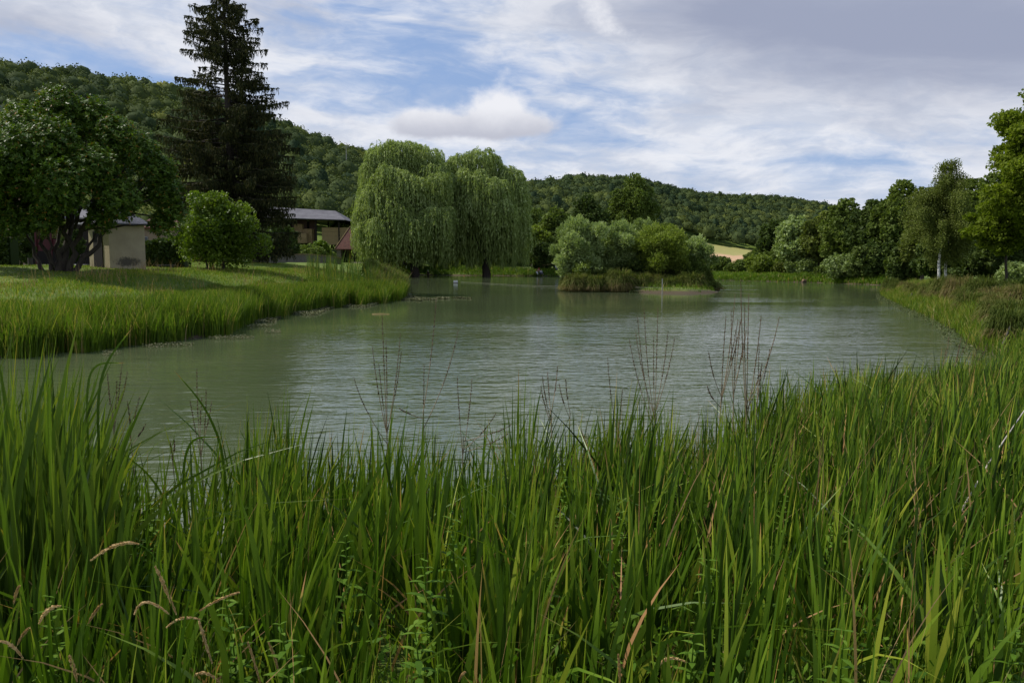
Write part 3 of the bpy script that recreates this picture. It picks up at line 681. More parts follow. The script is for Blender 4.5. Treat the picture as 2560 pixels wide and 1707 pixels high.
# ------------------------------------------------------------------ round bush and hedges on the lawn
rng = np.random.default_rng(5)
broad_tree('round_bush', 'large rounded bright green bush on the lawn in front of the tall spruce', 'bush', 542, 50, 484, 232, 'roundbush', 24000, (.15, .14), bottom=.0, skirt=True, lumps=46, seed=5, trunk=.14, stems=5, lumpr=.24, tint0=.5, shell=.55)
def hedge(label, px0, px1, D, ytop, ybot, seed, D2=None, thick=1.2, m_='hedge', n=3500):
    rng = np.random.default_rng(seed); D2 = D2 or D; g = Geo(); f = rng.random(n); Dx = D + (D2 - D) * f; px = px0 + (px1 - px0) * f
    x = (px - 1280) / F * Dx; zb = ground(x, Dx); zt = CAMZ + (660 - ytop) / F * Dx; h = zt - zb; u = rng.random(n); top = rng.random(n) < .35
    z = zb + np.where(top, h * (1 + .05 * rng.normal(size=n)), h * u); y = Dx + np.where(top, rng.uniform(-.5, .5, n), np.where(rng.random(n) < .7, -.5, .5)) * thick + .08 * rng.normal(size=n)
    z += .12 * np.sin(x * 2.1) * np.sin(x * .7)
    g.leaves(np.stack([x, y, z], 1), rdir(n, rng), rdir(n, rng), .16 * D / 45, .13 * D / 45, np.clip(.45 + .15 * rng.normal(size=n), 0, 1))
    xs = np.linspace(0, 1, 14); 
    for a in range(13):
        fa = (xs[a] + xs[a + 1]) / 2; Dm = D + (D2 - D) * fa; xm = X(px0 + (px1 - px0) * fa, Dm); zm = gz(xm, Dm); hm = CAMZ + (660 - ytop) / F * Dm - zm
        wbox = abs(X(px0 + (px1 - px0) * xs[a + 1], D + (D2 - D) * xs[a + 1]) - X(px0 + (px1 - px0) * xs[a], D + (D2 - D) * xs[a])) + .02
        g.box((xm, Dm, zm + hm * .44), (wbox, thick * .62, hm * .86), math.atan2(D2 - D, X(px1, D2) - X(px0, D)) if D2 != D else 0, .1)
    o = g.build('hedge', M[m_], None, (X((px0 + px1) / 2, (D + D2) / 2), (D + D2) / 2, gz(X((px0 + px1) / 2, (D + D2) / 2), (D + D2) / 2)))
    return tag(o, label, 'hedge')
hedge('dark clipped hedge at the left edge of the lawn, left of the glossy tree', -60, 44, 44, 585, 645, 41, n=4500)
hedge('low dark hedge between the cream hut and the round bush', 362, 470, 54, 606, 650, 42, n=4500)

# ------------------------------------------------------------------ trees on the right bank and across the pond
TR = 'trees lining the right bank'
broad_tree('locust_tree', 'bright yellow-green tree at the right edge of the photo, tallest on its bank', 'tree', 2590, 47, 170, 290, 'locust', 34000, (.22, .13), .12, 44, 51, .2, group=TR, lumpr=.24, tint0=.55, flat=.6, shell=.4)
broad_tree('locust_tree', 'low spreading branch mass of yellow-green leaves beside the birches', 'tree', 2510, 50, 470, 215, 'locust', 22000, (.22, .13), .30, 26, 52, .1, group=TR, lumpr=.24, tint0=.5, flat=.55, shell=.4)
tr = [  # px, D, top, width, mat, n, leaf, label
    (2420, 78, 448, 150, 'mid', 13000, 'broad green tree directly right of the birches, against the sky'),
    (2500, 74, 432, 150, 'mid', 13000, 'green tree with a flat top behind the yellow-green branches'),
    (2300, 84, 470, 120, 'olive', 9000, 'slim olive green tree hidden just behind the birch crowns'),
    (2225, 100, 452, 125, 'mid', 13000, 'tall dark green tree with a rounded head left of the birches'),
    (2165, 104, 500, 110, 'dark', 9000, 'dark green tree leaning against the tall round headed tree'),
    (2100, 112, 498, 120, 'mid', 10000, 'mid green tree in the middle of the bank behind the grey-green bush'),
    (2045, 118, 528, 110, 'olive', 9000, 'olive tree between the silvery willow and the mid green tree'),
    (1985, 122, 540, 130, 'silver', 9000, 'large silvery willow tree on the far right bank'),
    (1935, 140, 548, 100, 'dark', 8000, 'dark tree at the left end of the bank above the low bushes'),
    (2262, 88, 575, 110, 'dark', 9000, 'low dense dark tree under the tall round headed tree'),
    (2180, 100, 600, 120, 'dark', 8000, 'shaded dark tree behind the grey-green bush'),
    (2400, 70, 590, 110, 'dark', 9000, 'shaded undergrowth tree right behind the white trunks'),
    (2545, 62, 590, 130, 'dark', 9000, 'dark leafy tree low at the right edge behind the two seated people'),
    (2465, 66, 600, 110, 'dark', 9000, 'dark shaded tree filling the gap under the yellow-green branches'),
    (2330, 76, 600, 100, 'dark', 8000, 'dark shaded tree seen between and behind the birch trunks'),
]
for i, (px, D, top, wd_, mm, n, lb) in enumerate(tr):
    lf = .0021 * D + .08
    broad_tree('leafy_tree', lb, 'tree', px, D, top, wd_, mm, n, (lf * 1.5, lf), .10 if top < 560 else .02, 30, 60 + i, .22, group=TR, lumpr=.27, tint0=.47, tvar=.2)
BU = 'bushes along the right bank and far shore'
bs = [(2112, 104, 638, 112, 'silver', 6000, 'rounded grey-green willow bush on the grassy far shore', .2), (2010, 118, 648, 70, 'silver', 3000, 'small grey bush under the large silvery willow', .15), (1962, 124, 655, 60, 'olive', 3000, 'small olive bush left of the small grey bush', .3),
      (1900, 130, 640, 100, 'yellow', 4000, 'light green bush at the water right of the field', .2), (1850, 138, 652, 80, 'mid', 3500, 'green bush below the tan field', .35), (1800, 142, 645, 80, 'mid', 4000, 'dark green bush right behind the island', .3),
      (1750, 146, 640, 70, 'dark', 3500, 'dark bush peeping over the right end of the island', .4), (1945, 136, 606, 80, 'mid', 4500, 'taller green bush right of the tan field', .45),
      (1880, 200, 624, 46, 'mid', 2000, 'small far bush standing at the edge of the tan field', .4), (2530, 58, 655, 80, 'silver', 3500, 'pale leafed bush behind the two seated people', .45), (2385, 66, 672, 70, 'dark', 3000, 'low dark bush right of the birches', .4),
      (2050, 112, 680, 60, 'mid', 2000, 'low green bush at the foot of the bank trees', .4)]
for i, (px, D, top, wd_, mm, n, lb, t0) in enumerate(bs):
    lf = .0019 * D + .05
    shrub('leafy_bush', lb, px, D, top, wd_, mm, n, (lf * 1.5, lf * .9), 90 + i, BU, cat='bush', tint0=t0, lumpr=.33)

# centre, between the willows and the island
CT = 'trees beyond the pond between willows and island'
broad_tree('poplar_tree', 'tall oval poplar behind the island standing above all its neighbours', 'tree', 1580, 190, 434, 124, 'mid', 26000, (.60, .42), .1, 60, 120, .4, group=CT, lumpr=.30, tint0=.45)
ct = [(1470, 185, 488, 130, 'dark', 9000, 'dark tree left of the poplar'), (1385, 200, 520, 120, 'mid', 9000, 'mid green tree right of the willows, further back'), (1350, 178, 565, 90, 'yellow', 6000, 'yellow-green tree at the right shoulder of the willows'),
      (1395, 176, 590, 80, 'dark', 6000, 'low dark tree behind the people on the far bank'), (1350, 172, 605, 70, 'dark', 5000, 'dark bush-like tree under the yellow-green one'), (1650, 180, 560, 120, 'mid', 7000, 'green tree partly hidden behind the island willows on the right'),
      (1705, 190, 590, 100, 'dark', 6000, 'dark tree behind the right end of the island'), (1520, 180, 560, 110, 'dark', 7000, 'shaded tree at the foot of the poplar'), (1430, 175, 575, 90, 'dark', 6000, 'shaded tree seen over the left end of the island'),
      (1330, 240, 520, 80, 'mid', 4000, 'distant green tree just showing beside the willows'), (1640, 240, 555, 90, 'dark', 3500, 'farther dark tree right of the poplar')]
for i, (px, D, top, wd_, mm, n, lb) in enumerate(ct):
    broad_tree('leafy_tree', lb, 'tree', px, D, top, wd_, mm, n, (.72, .5), .03, 24, 130 + i, .3, group=CT, lumpr=.30, tint0=.4)
LT = 'trees and bushes around the barn'
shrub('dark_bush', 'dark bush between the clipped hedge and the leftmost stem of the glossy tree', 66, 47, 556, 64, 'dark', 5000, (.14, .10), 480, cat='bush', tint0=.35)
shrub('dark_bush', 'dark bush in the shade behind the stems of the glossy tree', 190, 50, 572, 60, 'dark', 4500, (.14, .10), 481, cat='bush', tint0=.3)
lt = [(700, 118, 560, 110, 'dark', 7000, 'dark tree hugging the right side of the spruce', .3), (640, 100, 575, 110, 'dark', 6000, 'dark tree filling the space under the spruce', .3), (800, 150, 604, 70, 'roundbush', 4000, 'bright green bush in front of the barn bales', .5),
      (822, 152, 630, 50, 'mid', 3000, 'green bush between barn and tiled wash house', .55), (770, 140, 616, 90, 'mid', 5000, 'dark green bush above the stone wall', .45), (722, 138, 606, 70, 'hedge', 4500, 'ivy-like dark bush beside the barn bank', .3),
      (850, 200, 548, 60, 'mid', 3500, 'small tree rising at the right end of the barn', .5), (480, 95, 590, 150, 'dark', 6000, 'dark tree behind the round bush and low hedge', .3), (20, 70, 470, 200, 'dark', 7000, 'dark tree behind the glossy tree at the left edge', .3),
      (880, 205, 520, 90, 'mid', 5000, 'tree on the slope behind the left willow', .4), (1120, 190, 560, 120, 'dark', 6000, 'dark tree seen through the willow curtains', .3), (1240, 190, 570, 120, 'dark', 6000, 'dark tree behind the right willow skirt', .35), (990, 190, 570, 120, 'dark', 6000, 'dark tree behind the left willow skirt', .3)]
for i, (px, D, top, wd_, mm, n, lb, t0) in enumerate(lt):
    lf = .0022 * D + .06
    shrub('leafy_tree', lb, px, D, top, wd_, mm, n, (lf * 1.4, lf), 160 + i, LT, cat='tree', tint0=t0, lumpr=.33)


# birches
def birch(px, D, top, wd_, lb, seed):
    rng = np.random.default_rng(seed); x = X(px, D); z0 = gz(x, D) - .05; zt = P(px, top, D)[2]; H = zt - z0
    root = thing('birch_tree', (x, D, z0), lb, 'tree', 'birches on the right bank'); gt = Geo(); g = Geo(); Rm = wd_ / F * D / 2
    lx = rng.uniform(-.25, .25); tp = [(x, D, z0 - .1), (x - .10, D, z0 + H * .2), (x + .05 + lx * .3, D, z0 + H * .5), (x + lx, D, zt - .3)]
    gt.tube(tp, [.115, .095, .06, .012], 8); gb = Geo()
    for q in range(64):
        f = rng.uniform(.26, .99); zz = z0 + H * f; a = rng.uniform(0, 6.28); L = Rm * min(1.0, (1.06 - f) * 2.0 + .06) * rng.uniform(.55, 1.0) * (.6 + .4 * min(1, (f - .2) * 4))
        cx = np.interp(f, [0, .2, .5, 1], [p[0] for p in tp]); u = np.linspace(0, 1, 7); pts = np.stack([cx + math.cos(a) * L * u, D + math.sin(a) * L * u, zz + L * (.75 * u - .55 * u ** 2)], 1)
        gb.tube(pts, np.linspace(.022, .005, 7), 4, cap=False)
        ns = int(26 + L * 34); uu = rng.uniform(.15, 1, ns); b_ = np.stack([np.interp(uu, u, pts[:, i]) for i in range(3)], 1) + rng.normal(size=(ns, 3)) * np.array([.22, .22, .12]); hang = rng.uniform(.3, 1.3, ns)
        for l_ in range(7):
            c = b_ + np.stack([rng.normal(size=ns) * .07, rng.normal(size=ns) * .07, -hang * (l_ + rng.random(ns)) / 7], 1)
            g.leaves(c, unit(rng.normal(size=(ns, 3)) + np.array([0, 0, -.8])), rdir(ns, rng), .12, .085, np.clip(.5 + .15 * rng.normal(size=ns), 0, 1))
    g.build('crown', M['olive'], root, (x, D, z0)); gt.build('trunk', M['birch'], root, (x, D, z0)); gb.build('branches', M['bark'], root, (x, D, z0))
m, b, o = mat('birch_bark'); tcn = b.n('ShaderNodeTexCoord'); mp = b.n('ShaderNodeMapping'); mp.inputs['Scale'].default_value = (2, 2, 7); b.link(tcn.outputs['Object'], mp.inputs[0])
nz = b.noise(mp.outputs[0], 1.4, 4, .6); pr = b.n('ShaderNodeBsdfPrincipled'); b.link(b.mixc(b.ss(nz, .55, .62), (.62, .60, .56), (.07, .06, .05)), pr.inputs['Base Color']); pr.inputs['Roughness'].default_value = .8; b.link(pr.outputs[0], o.inputs[0]); M['birch'] = m
birch(2345, 62, 402, 210, 'left birch of the close pair, taller, with a white trunk', 201)
birch(2362, 63, 450, 170, 'right birch of the close pair, its straight white trunk slimmer', 202)

# ------------------------------------------------------------------ the island
IG = 'willow shrubs on the island'
for (px, D, top, wd_, mm, n, t0, lb, sd) in [
    (1447, 75.5, 540, 150, 'silver', 30000, .56, 'silvery feathery willow shrub at the left end of the island', 1), (1545, 77, 550, 136, 'silver', 22000, .45, 'grey-green willow shrub in the middle of the island', 2),
    (1600, 80, 548, 110, 'silver', 18000, .42, 'upright grey-green willow shrub just right of the island middle', 6),
    (1655, 75.5, 560, 165, 'yellow', 30000, .50, 'rounded yellow-green willow shrub, broadest on the island', 3), (1738, 77, 588, 104, 'silver', 13000, .45, 'pale low willow shrub at the right end of the island', 4),
    (1458, 74, 650, 52, 'yellow', 3200, .5, 'small yellow-green sapling at the left foot of the island', 5), (1590, 77, 625, 150, 'dark', 8000, .35, 'dark low shrub in the gap between the island willows', 7), (1700, 76.5, 635, 150, 'mid', 8000, .4, 'low green shrub under the yellow-green willow', 8)]:
    shrub('willow_shrub', lb, px, D, top, wd_, mm, n, (.27, .10), 220 + sd, IG, cat='shrub', tint0=t0, lumps=34, lumpr=.25, axis_up=.75, outw=.9, shell=.35, core=True, bottom=.10)


def arch_blades(g, root, a, reach, H, droop, W, segs, t, mat=0):
    """arching tuft blades: up, over and down"""
    n = len(root); k = segs + 1; u = np.linspace(0, 1, k)[None]; hd = np.stack([np.cos(a), np.sin(a)], 1); o = reach[:, None] * u ** 1.15
    z = H[:, None] * (1 - (1 - u * (1 + droop[:, None])) ** 2); c = np.zeros((n, k, 3)); c[..., :2] = root[:, None, :2] + hd[:, None] * o[..., None]; c[..., 2] = root[:, 2:3] + z
    wa = a + math.pi / 2 + RNG.normal(size=n) * .6; wv = np.stack([np.cos(wa), np.sin(wa), .3 * RNG.normal(size=n)], 1); pf = np.clip((1.03 - u) / .6, 0, 1) * W[:, None] * .5; wd = wv[:, None] * pf[..., None]
    vs = np.stack([c - wd, c + wd], 2); base = np.arange(n)[:, None] * (2 * k) + np.arange(segs)[None] * 2
    g.add(vs.reshape(-1, 3), np.stack([base, base + 1, base + 3, base + 2], -1).reshape(-1, 4), np.repeat(np.repeat(t, k), 2), mat)


def tussock(lb, px, D, wpx, hpx, t0, seed, group, n=900, name='sedge_tussock', base_z=None, wb=.022):
    rng = np.random.default_rng(seed); x = X(px, D); z = gz(x, D) if base_z is None else base_z; R = wpx / F * D / 2; H = hpx / F * D * rng.uniform(.72, 1.08)
    g = Geo(); a = rng.uniform(0, 2 * math.pi, n); r = R * .55 * rng.random(n) ** .5
    rt = np.stack([x + np.cos(a) * r, D + np.sin(a) * r, z - .04 + 0 * a], 1); u = rng.random(n)
    arch_blades(g, rt, a + rng.normal(size=n) * .45, (R - r) * rng.uniform(.5, 1.25, n) * (.4 + .7 * u), H * (1.1 - .5 * u) * rng.uniform(.75, 1.1, n), np.clip(.05 + .85 * u + .1 * rng.normal(size=n), 0, 1.05), wb * rng.uniform(.7, 1.3, n), 6, np.clip(t0 + .17 * rng.normal(size=n), 0, 1))
    k2 = n // 7; a2 = rng.uniform(0, 6.28, k2); rt2 = np.stack([x + np.cos(a2) * R * .6, D + np.sin(a2) * R * .6, z + 0 * a2], 1)
    arch_blades(g, rt2, a2 + rng.normal(size=k2) * .5, R * .5 * rng.uniform(.6, 1.2, k2), H * .38 * rng.uniform(.5, 1.2, k2), rng.uniform(.7, 1.05, k2), np.full(k2, wb), 4, np.clip(.85 + .1 * rng.normal(size=k2), 0, 1))   # dead brown thatch at the foot
    return tag(g.build(name, M['tussock'], None, (x, D, z)), lb, 'grass tussock', group)


for i, (px, D, wp, hp, t0, lb) in enumerate([
    (1440, 72.5, 82, 43, .50, 'leftmost brownish tussock at the island edge'), (1488, 72.2, 77, 45, .36, 'green-brown tussock second from the left on the island'), (1548, 72, 92, 53, .42, 'big dome-shaped tussock with grey thatch at the island waterline'),
    (1640, 73.5, 77, 45, .55, 'rusty brown tussock in the island centre behind the pole'), (1690, 72.8, 84, 40, .36, 'olive tussock right of the pole'), (1728, 72.6, 92, 46, .35, 'dark green-brown tussock near the right end of the island'), (1774, 73.4, 68, 31, .30, 'lowest tussock drooping into the water at the right tip'), (1416, 75, 44, 32, .4, 'small thin tussock under the silvery shrub'),
    (1598, 73.2, 84, 44, .4, 'low brownish-green tussock filling the middle of the island front'), (1665, 72.3, 80, 42, .3, 'low green tussock over the muddy shelf behind the pole'), (1515, 74.5, 82, 56, .20, 'green tussock behind the dome-shaped one'), (1600, 75, 73, 46, .12, 'fresh green clump in the gap of the island tussocks'), (1715, 75, 101, 54, .18, 'tall green clump under the yellow-green willow'), (1465, 75, 73, 51, .15, 'green clump behind the two left tussocks'), (1756, 76, 64, 48, .22, 'green clump at the back of the right island tip')]):
    tussock(lb, px, D, wp, hp, t0, 300 + i, 'tussocks on the island', n=1500, base_z=.05 + (.15 if i == 3 else 0), wb=.05)
rng = np.random.default_rng(9)
# ------------------------------------------------------------------ right bank: tussocks, grass, posts
RB = 'grass tussocks on the right bank'
broad = [(2240, 61, 40, 26, .3), (2285, 55, 56, 34, .55), (2330, 50, 60, 40, .15), (2360, 45, 60, 52, .5), (2420, 39, 70, 60, .5), (2455, 38, 80, 66, .25), (2485, 36, 80, 60, .75), (2530, 36, 80, 56, .4), (2545, 26, 110, 80, .3), (2500, 28, 90, 66, .5), (2525, 23, 100, 80, .15), (2480, 30, 70, 56, .2), (2420, 35, 60, 50, .35)]
brlb = ['low green grass tuft just behind the bank tip', 'straw and green grass tuft near the leaning stake', 'lush green grass tuft below the birches', 'tawny grass tuft left of the large reddish tussock', 'tawny grass tuft just behind the large reddish tussock', 'tall mixed grass tuft right of the large reddish tussock', 'dry russet grass tuft on the brow near the right edge', 'olive grass tuft near the right edge on the brow',
        'tall green grass tuft low at the right edge', 'mixed grass tuft right above the driftwood', 'fresh green grass tuft beside the driftwood at the edge', 'green grass tuft hanging over the water left of the driftwood', 'olive grass tuft hanging over the water under the brown one']
for i, (px, D, wp, hp, t0, lb) in enumerate([
    (2225, 63, 50, 34, .25, 'small green tussock at the tip of the right bank'), (2262, 60, 46, 30, .7, 'small brownish tussock behind the tip of the bank'), (2300, 52, 70, 36, .45, 'yellow-green tussock between tip and leaning stake'), (2345, 46, 70, 46, .30, 'fresh green tussock in front of the birches'),
    (2395, 41, 90, 72, .78, 'large reddish-brown tussock drooping to the water'), (2440, 40, 90, 52, .70, 'brown tussock right of the large reddish one'), (2370, 42, 44, 60, .05, 'dark green sedge clump left of the reddish tussock'), (2500, 33, 110, 62, .62, 'straw-brown tussock near the right edge above the driftwood'),
    (2555, 30, 110, 74, .66, 'brown tussock cut by the right edge'), (2470, 35, 90, 46, .35, 'green mixed tussock between brown ones'), (2520, 42, 70, 40, .15, 'deep green tussock on the grassy top near the right edge'), (2320, 48, 60, 34, .55, 'short tawny tussock on the bank brow')]):
    tussock(lb, px, D, wp, hp, t0, 330 + i, RB, n=1000, wb=.028)


for i, (px, D, wp, hp, t0) in enumerate(broad): tussock(brlb[i], px, D, wp * 1.3, hp, t0, 360 + i, RB, n=900, name='grass_tuft', wb=.028)


def scatter_band(name, label, region, n, H, W, lean, t0, tv, mt, segs=3, seed=0, tiptint=None, tipfrac=.3, clump=0, cat='grass', cap=None):
    """grass blades over ground where region(x,y,sd,sdi) is true"""
    rng = np.random.default_rng(seed); xs, ys = region(rng, n); z = ground(xs, ys); n = len(xs)
    g = Geo(); h = H[0] + (H[1] - H[0]) * rng.random(n)
    h = h * (1 + .22 * np.sin(xs * 1.3 + ys * .7) * np.sin(ys * 1.1 - xs * .4) + .12 * np.sin(xs * 3.7 - ys * 2.1))
    if cap: h = np.minimum(h, np.maximum(cap - z, .12) * rng.uniform(.6, 1.1, n))
    t = np.clip(t0 + tv * rng.normal(size=n) + .10 * np.sin(xs * .8) * np.sin(ys * .6 + 1) + .07 * np.sin(xs * 2.9 + ys * 1.7), 0, .84)
    dead = rng.random(n) < .05; t = np.where(dead, rng.uniform(.86, 1, n), t)
    tt = t if tiptint is None else np.where(rng.random(n) < tipfrac, tiptint, t)
    hd = rng.uniform(0, 2 * math.pi, n)
    g.blades(np.stack([xs, ys, np.maximum(z, -.25) - .03], 1), hd, h, np.clip(lean * (0.4 + rng.random(n) ** 2 * 1.8), 0, 1.3), W * rng.uniform(.7, 1.3, n), segs, t, tt, curl=2.2)
    return tag(g.build(name, M[mt]), label, cat, kind='stuff')


def px_region(px0, px1, D0, D1, cond):
    def f(rng, n):
        out_x, out_y = [], []; tot = 0
        while tot < n:
            px = rng.uniform(px0, px1, n * 2); u = rng.random(n * 2); D = np.sqrt(D0 ** 2 + u * (D1 ** 2 - D0 ** 2)); x = (px - 1280) / F * D
            ok = cond(x, D, sdist(x, D, lake), px); out_x.append(x[ok]); out_y.append(D[ok]); tot += ok.sum()
            if ok.sum() < 20: break
        return np.concatenate(out_x)[:n], np.concatenate(out_y)[:n]
    return f


# the left reed bed, rooted in the shallows and on the foot of the lawn
scatter_band('reed_bed', 'dense yellow-green reed bed along the left shore', px_region(-120, 1015, 20, 60, lambda x, y, s, px: (s > -.45 + .35 * np.sin(x * 1.7) + .25 * np.sin(x * 4.1 + y)) & (s < np.interp(px, [0, 500, 1000], [2.7, 2.9, 4.0]) + .7 * np.sin(px * .05))),
             60000, (.8, 1.45), .024, .2, .30, .24, 'sedge', 4, 401, .9, .3, cap=1.48)
scatter_band('reed_bed', 'tall bluish rush leaves standing out of the reed bed', px_region(760, 1000, 48, 62, lambda x, y, s, px: (s > .2) & (s < 6) & (np.sin(px * .31) + np.sin(px * .13) > -.8)), 900, (1.0, 2.0), .02, .16, .35, .15, 'cattail', 5, 402, cat='reeds')
scatter_band('meadow_grass', 'loose meadow grass between reeds and lawn', px_region(-120, 1015, 24, 66, lambda x, y, s, px: (s > 2.5) & (s < 8)), 30000, (.06, .24), .02, .4, .55, .18, 'sedge', 3, 403, .95, .35)
scatter_band('lawn_grass', 'short mown lawn blades around the hut and bush', px_region(-120, 1015, 28, 75, lambda x, y, s, px: s > 6), 70000, (.04, .12), .026, .5, .58, .16, 'sedge', 2, 404)
scatter_band('meadow_stems', 'thin dry seeding grass stems along the lawn edge', px_region(-120, 1015, 24, 62, lambda x, y, s, px: (s > 1.5) & (s < 8) & (np.sin(x * 1.3) + np.sin(y * 1.1 + x) > .2)), 700, (.4, .85), .012, .25, .5, .2, 'dry', 4, 411)
scatter_band('bank_grass', 'mixed rough grass over the right bank', px_region(2180, 2800, 15, 72, lambda x, y, s, px: (s > -.15) & (s < 6) & (x > 8)), 56000, (.18, .68), .022, .45, .45, .26, 'sedge', 3, 405, .95, .35)
scatter_band('bank_grass', 'short grass on the top of the right bank', px_region(2180, 2800, 28, 90, lambda x, y, s, px: (s > 4) & (x > 8)), 30000, (.08, .3), .03, .5, .35, .15, 'sedge', 2, 406)
scatter_band('shore_grass', 'bright green grass strip along the far shore', px_region(1640, 2300, 88, 150, lambda x, y, s, px: (s > -.2) & (s < 12)), 30000, (.25, .7), .09, .4, .32, .14, 'sedge', 3, 407)
scatter_band('shore_grass', 'dark grass on the bank below the willows', px_region(960, 1430, 140, 185, lambda x, y, s, px: (s > -.3) & (s < 9)), 22000, (.25, .8), .09, .5, .22, .15, 'sedge', 3, 408)
scatter_band('island_grass', 'low green weeds on the island ground', px_region(1390, 1830, 68, 84, lambda x, y, s, px: sdist(x, y, isl) < -.1), 3500, (.2, .6), .04, .6, .3, .15, 'sedge', 3, 409)
scatter_band('rough_grass', 'rough herbs at the end of the left reed bed beside the water', px_region(930, 1030, 56, 90, lambda x, y, s, px: (s > 0) & (s < 5)), 7000, (.6, 1.5), .04, .3, .38, .2, 'tussock', 4, 410)


shrub('leafy_bush', 'ragged pale bush where the left reed bed ends beside the willow', 928, 66, 646, 62, 'olive', 3500, (.16, .09), 440, cat='bush', lumpr=.28, tint0=.55)
shrub('leafy_bush', 'small dry brownish bush at the very tip of the left reed bed', 962, 62, 668, 44, 'tussock', 1800, (.14, .05), 441, cat='bush', lumpr=.28, tint0=.6, axis_up=.8)


def near_side(rng, n):
    x = rng.uniform(-12, 22, n); y = rng.uniform(-3, 30, n); ok = (sdist(x, y, lake) > .8) & (np.hypot(x, y) > 1.3) & ((y < 2.2) | (np.abs(x) > y * .62)); return x[ok], y[ok]


scatter_band('meadow_grass', 'rough grass on the land side of the near bank', near_side, 60000, (.12, .42), .016, .5, .5, .18, 'sedge', 3, 412)


def floats(label, region, n, sz, seed, t0=.5, up=.35):
    rng = np.random.default_rng(seed); x, y = region(rng, n); n = len(x); g = Geo()
    c = np.stack([x, y, rng.uniform(.0, .10, n)], 1); ax = unit(rng.normal(size=(n, 3)) * np.array([1, 1, up])); g.leaves(c, ax, np.array([0, 0, 1.0]) + rng.normal(size=(n, 3)) * .45, sz * rng.uniform(.6, 1.4, n), sz * .5, np.clip(t0 + .22 * rng.normal(size=n), 0, 1))
    return tag(g.build('floating_weed', M['weed']), label, 'pond weed', kind='stuff')


floats('straggling water weed along the front of the left reed bed', px_region(560, 1030, 34, 66, lambda x, y, s, px: (s < .2) & (s > -1.7 * (0.55 + .45 * np.sin(px * .05)))), 9000, .11, 420)
floats('matted water weed drifting off the reed bed point', px_region(985, 1180, 52, 66, lambda x, y, s, px: (s < .1) & (np.abs(y - 57.5 - np.sin(px * .04)) < 3.2 * np.clip((1170 - px) / 140, .05, 1) * (.5 + .5 * np.sin(x * 4 + y * 2)))), 5000, .13, 421, .5)
floats('weed fringe along the right bank waterline', px_region(2190, 2560, 20, 66, lambda x, y, s, px: (s < .1) & (s > -.7)), 3500, .08, 422, .2)
floats('green floating leaves at the foot of the island', px_region(1575, 1690, 70, 76, lambda x, y, s, px: (sdist(x, y, isl) > -.2) & (sdist(x, y, isl) < .7)), 1200, .2, 423, .2)
floats('dark broken reed litter in the shallows in front of the camera', px_region(-100, 1900, 4.6, 8.5, lambda x, y, s, px: (s < .3) & (s > -2.4) & (np.sin(x * 3 + y) + np.sin(y * 4 - x) > .6)), 5000, .07, 424, .6, .2)
floats('submerged weed patches breaking the surface off the left reeds', px_region(250, 700, 17, 34, lambda x, y, s, px: (s < -.3) & (s > -3) & (np.sin(x * 1.1 + y * .8) * np.sin(y * 1.7 - x) > .55)), 1800, .06, 425, .6, .15)

# ------------------------------------------------------------------ foreground: iris and cattail stand
rng = np.random.default_rng(500)


def rg(px, D): return (px - 1280) / F * D


def fans(n_clump, per, cond, Hf, seed, w0=.024, mt='iris', name='iris_reeds', label='', lean=.16, dead=.05, tint=.42, tipp=.25, segs=6, capped=True):
    rng = np.random.default_rng(seed); NN = n_clump * 6 if n_clump > 2000 else 90000; px = rng.uniform(-260, 3000, NN); u = rng.random(NN); D = np.sqrt(1.9 ** 2 + u * (19.0 ** 2 - 1.9 ** 2)); ok = cond(px, D, rng); px, D = px[ok][:n_clump], D[ok][:n_clump]
    x = rg(px, D); n = len(x); k = rng.integers(per[0], per[1], n); j = np.repeat(np.arange(n), k); m = len(j)
    fan = rng.uniform(0, math.pi, n)[j]; q = rng.normal(size=m); H = Hf(px, D)[j] * (1 - .17 * np.abs(q)) * rng.uniform(.72, 1.12, m)
    off = q * .035; rx = x[j] + np.cos(fan) * off + rng.normal(size=m) * .012; ry = D[j] + np.sin(fan) * off + rng.normal(size=m) * .012
    rz = np.maximum(ground(rx, ry), -.30) - .03
    if capped: H = np.minimum(H, np.maximum(capz(ry) * (1 + .10 * np.sin(rx * 2.3) + .08 * np.sin(rx * 5.1 + ry)) - rz, .35) * rng.uniform(.78, 1.08, m))
    ln = np.clip(np.abs(q * lean + rng.normal(size=m) * .05) + .02, .02, .7); flop = rng.random(m) < .06; ln = np.where(flop, rng.uniform(.6, 1.05, m), ln)
    hd = np.where(q > 0, fan, fan + math.pi)
    wind = .10; dx = np.cos(hd) * ln + wind * .6; dy = np.sin(hd) * ln; hd2 = np.arctan2(dy, dx); ln2 = np.clip(np.hypot(dx, dy), 0, 1.1)
    t = np.clip(tint + .17 * rng.normal(size=m) + .14 * rng.normal(size=n)[j], .02, .80); dd = rng.random(m) < dead; t = np.where(dd, rng.uniform(.90, 1, m), t); H = np.where(dd, H * rng.uniform(.35, .85, m), H); ln2 = np.where(dd, np.clip(ln2 * 2.6, 0, 1.3), ln2)
    tip = np.where(rng.random(m) < tipp, rng.uniform(.84, 1, m), t)
    g = Geo(); g.blades(np.stack([rx, ry, rz], 1), hd2, H, ln2, w0 * rng.uniform(.6, 1.25, m) * np.where(dd, .6, 1), segs, t, tip, wdir=fan + rng.normal(size=m) * .35, curl=2.0)
    return tag(g.build(name, M[mt]), label, 'reeds', kind='stuff')


def capz(D): return np.interp(D, [0, 4.5, 5.5, 8, 11, 14, 19], [1.75, 1.75, 1.52, 1.38, 1.16, 1.02, .95])


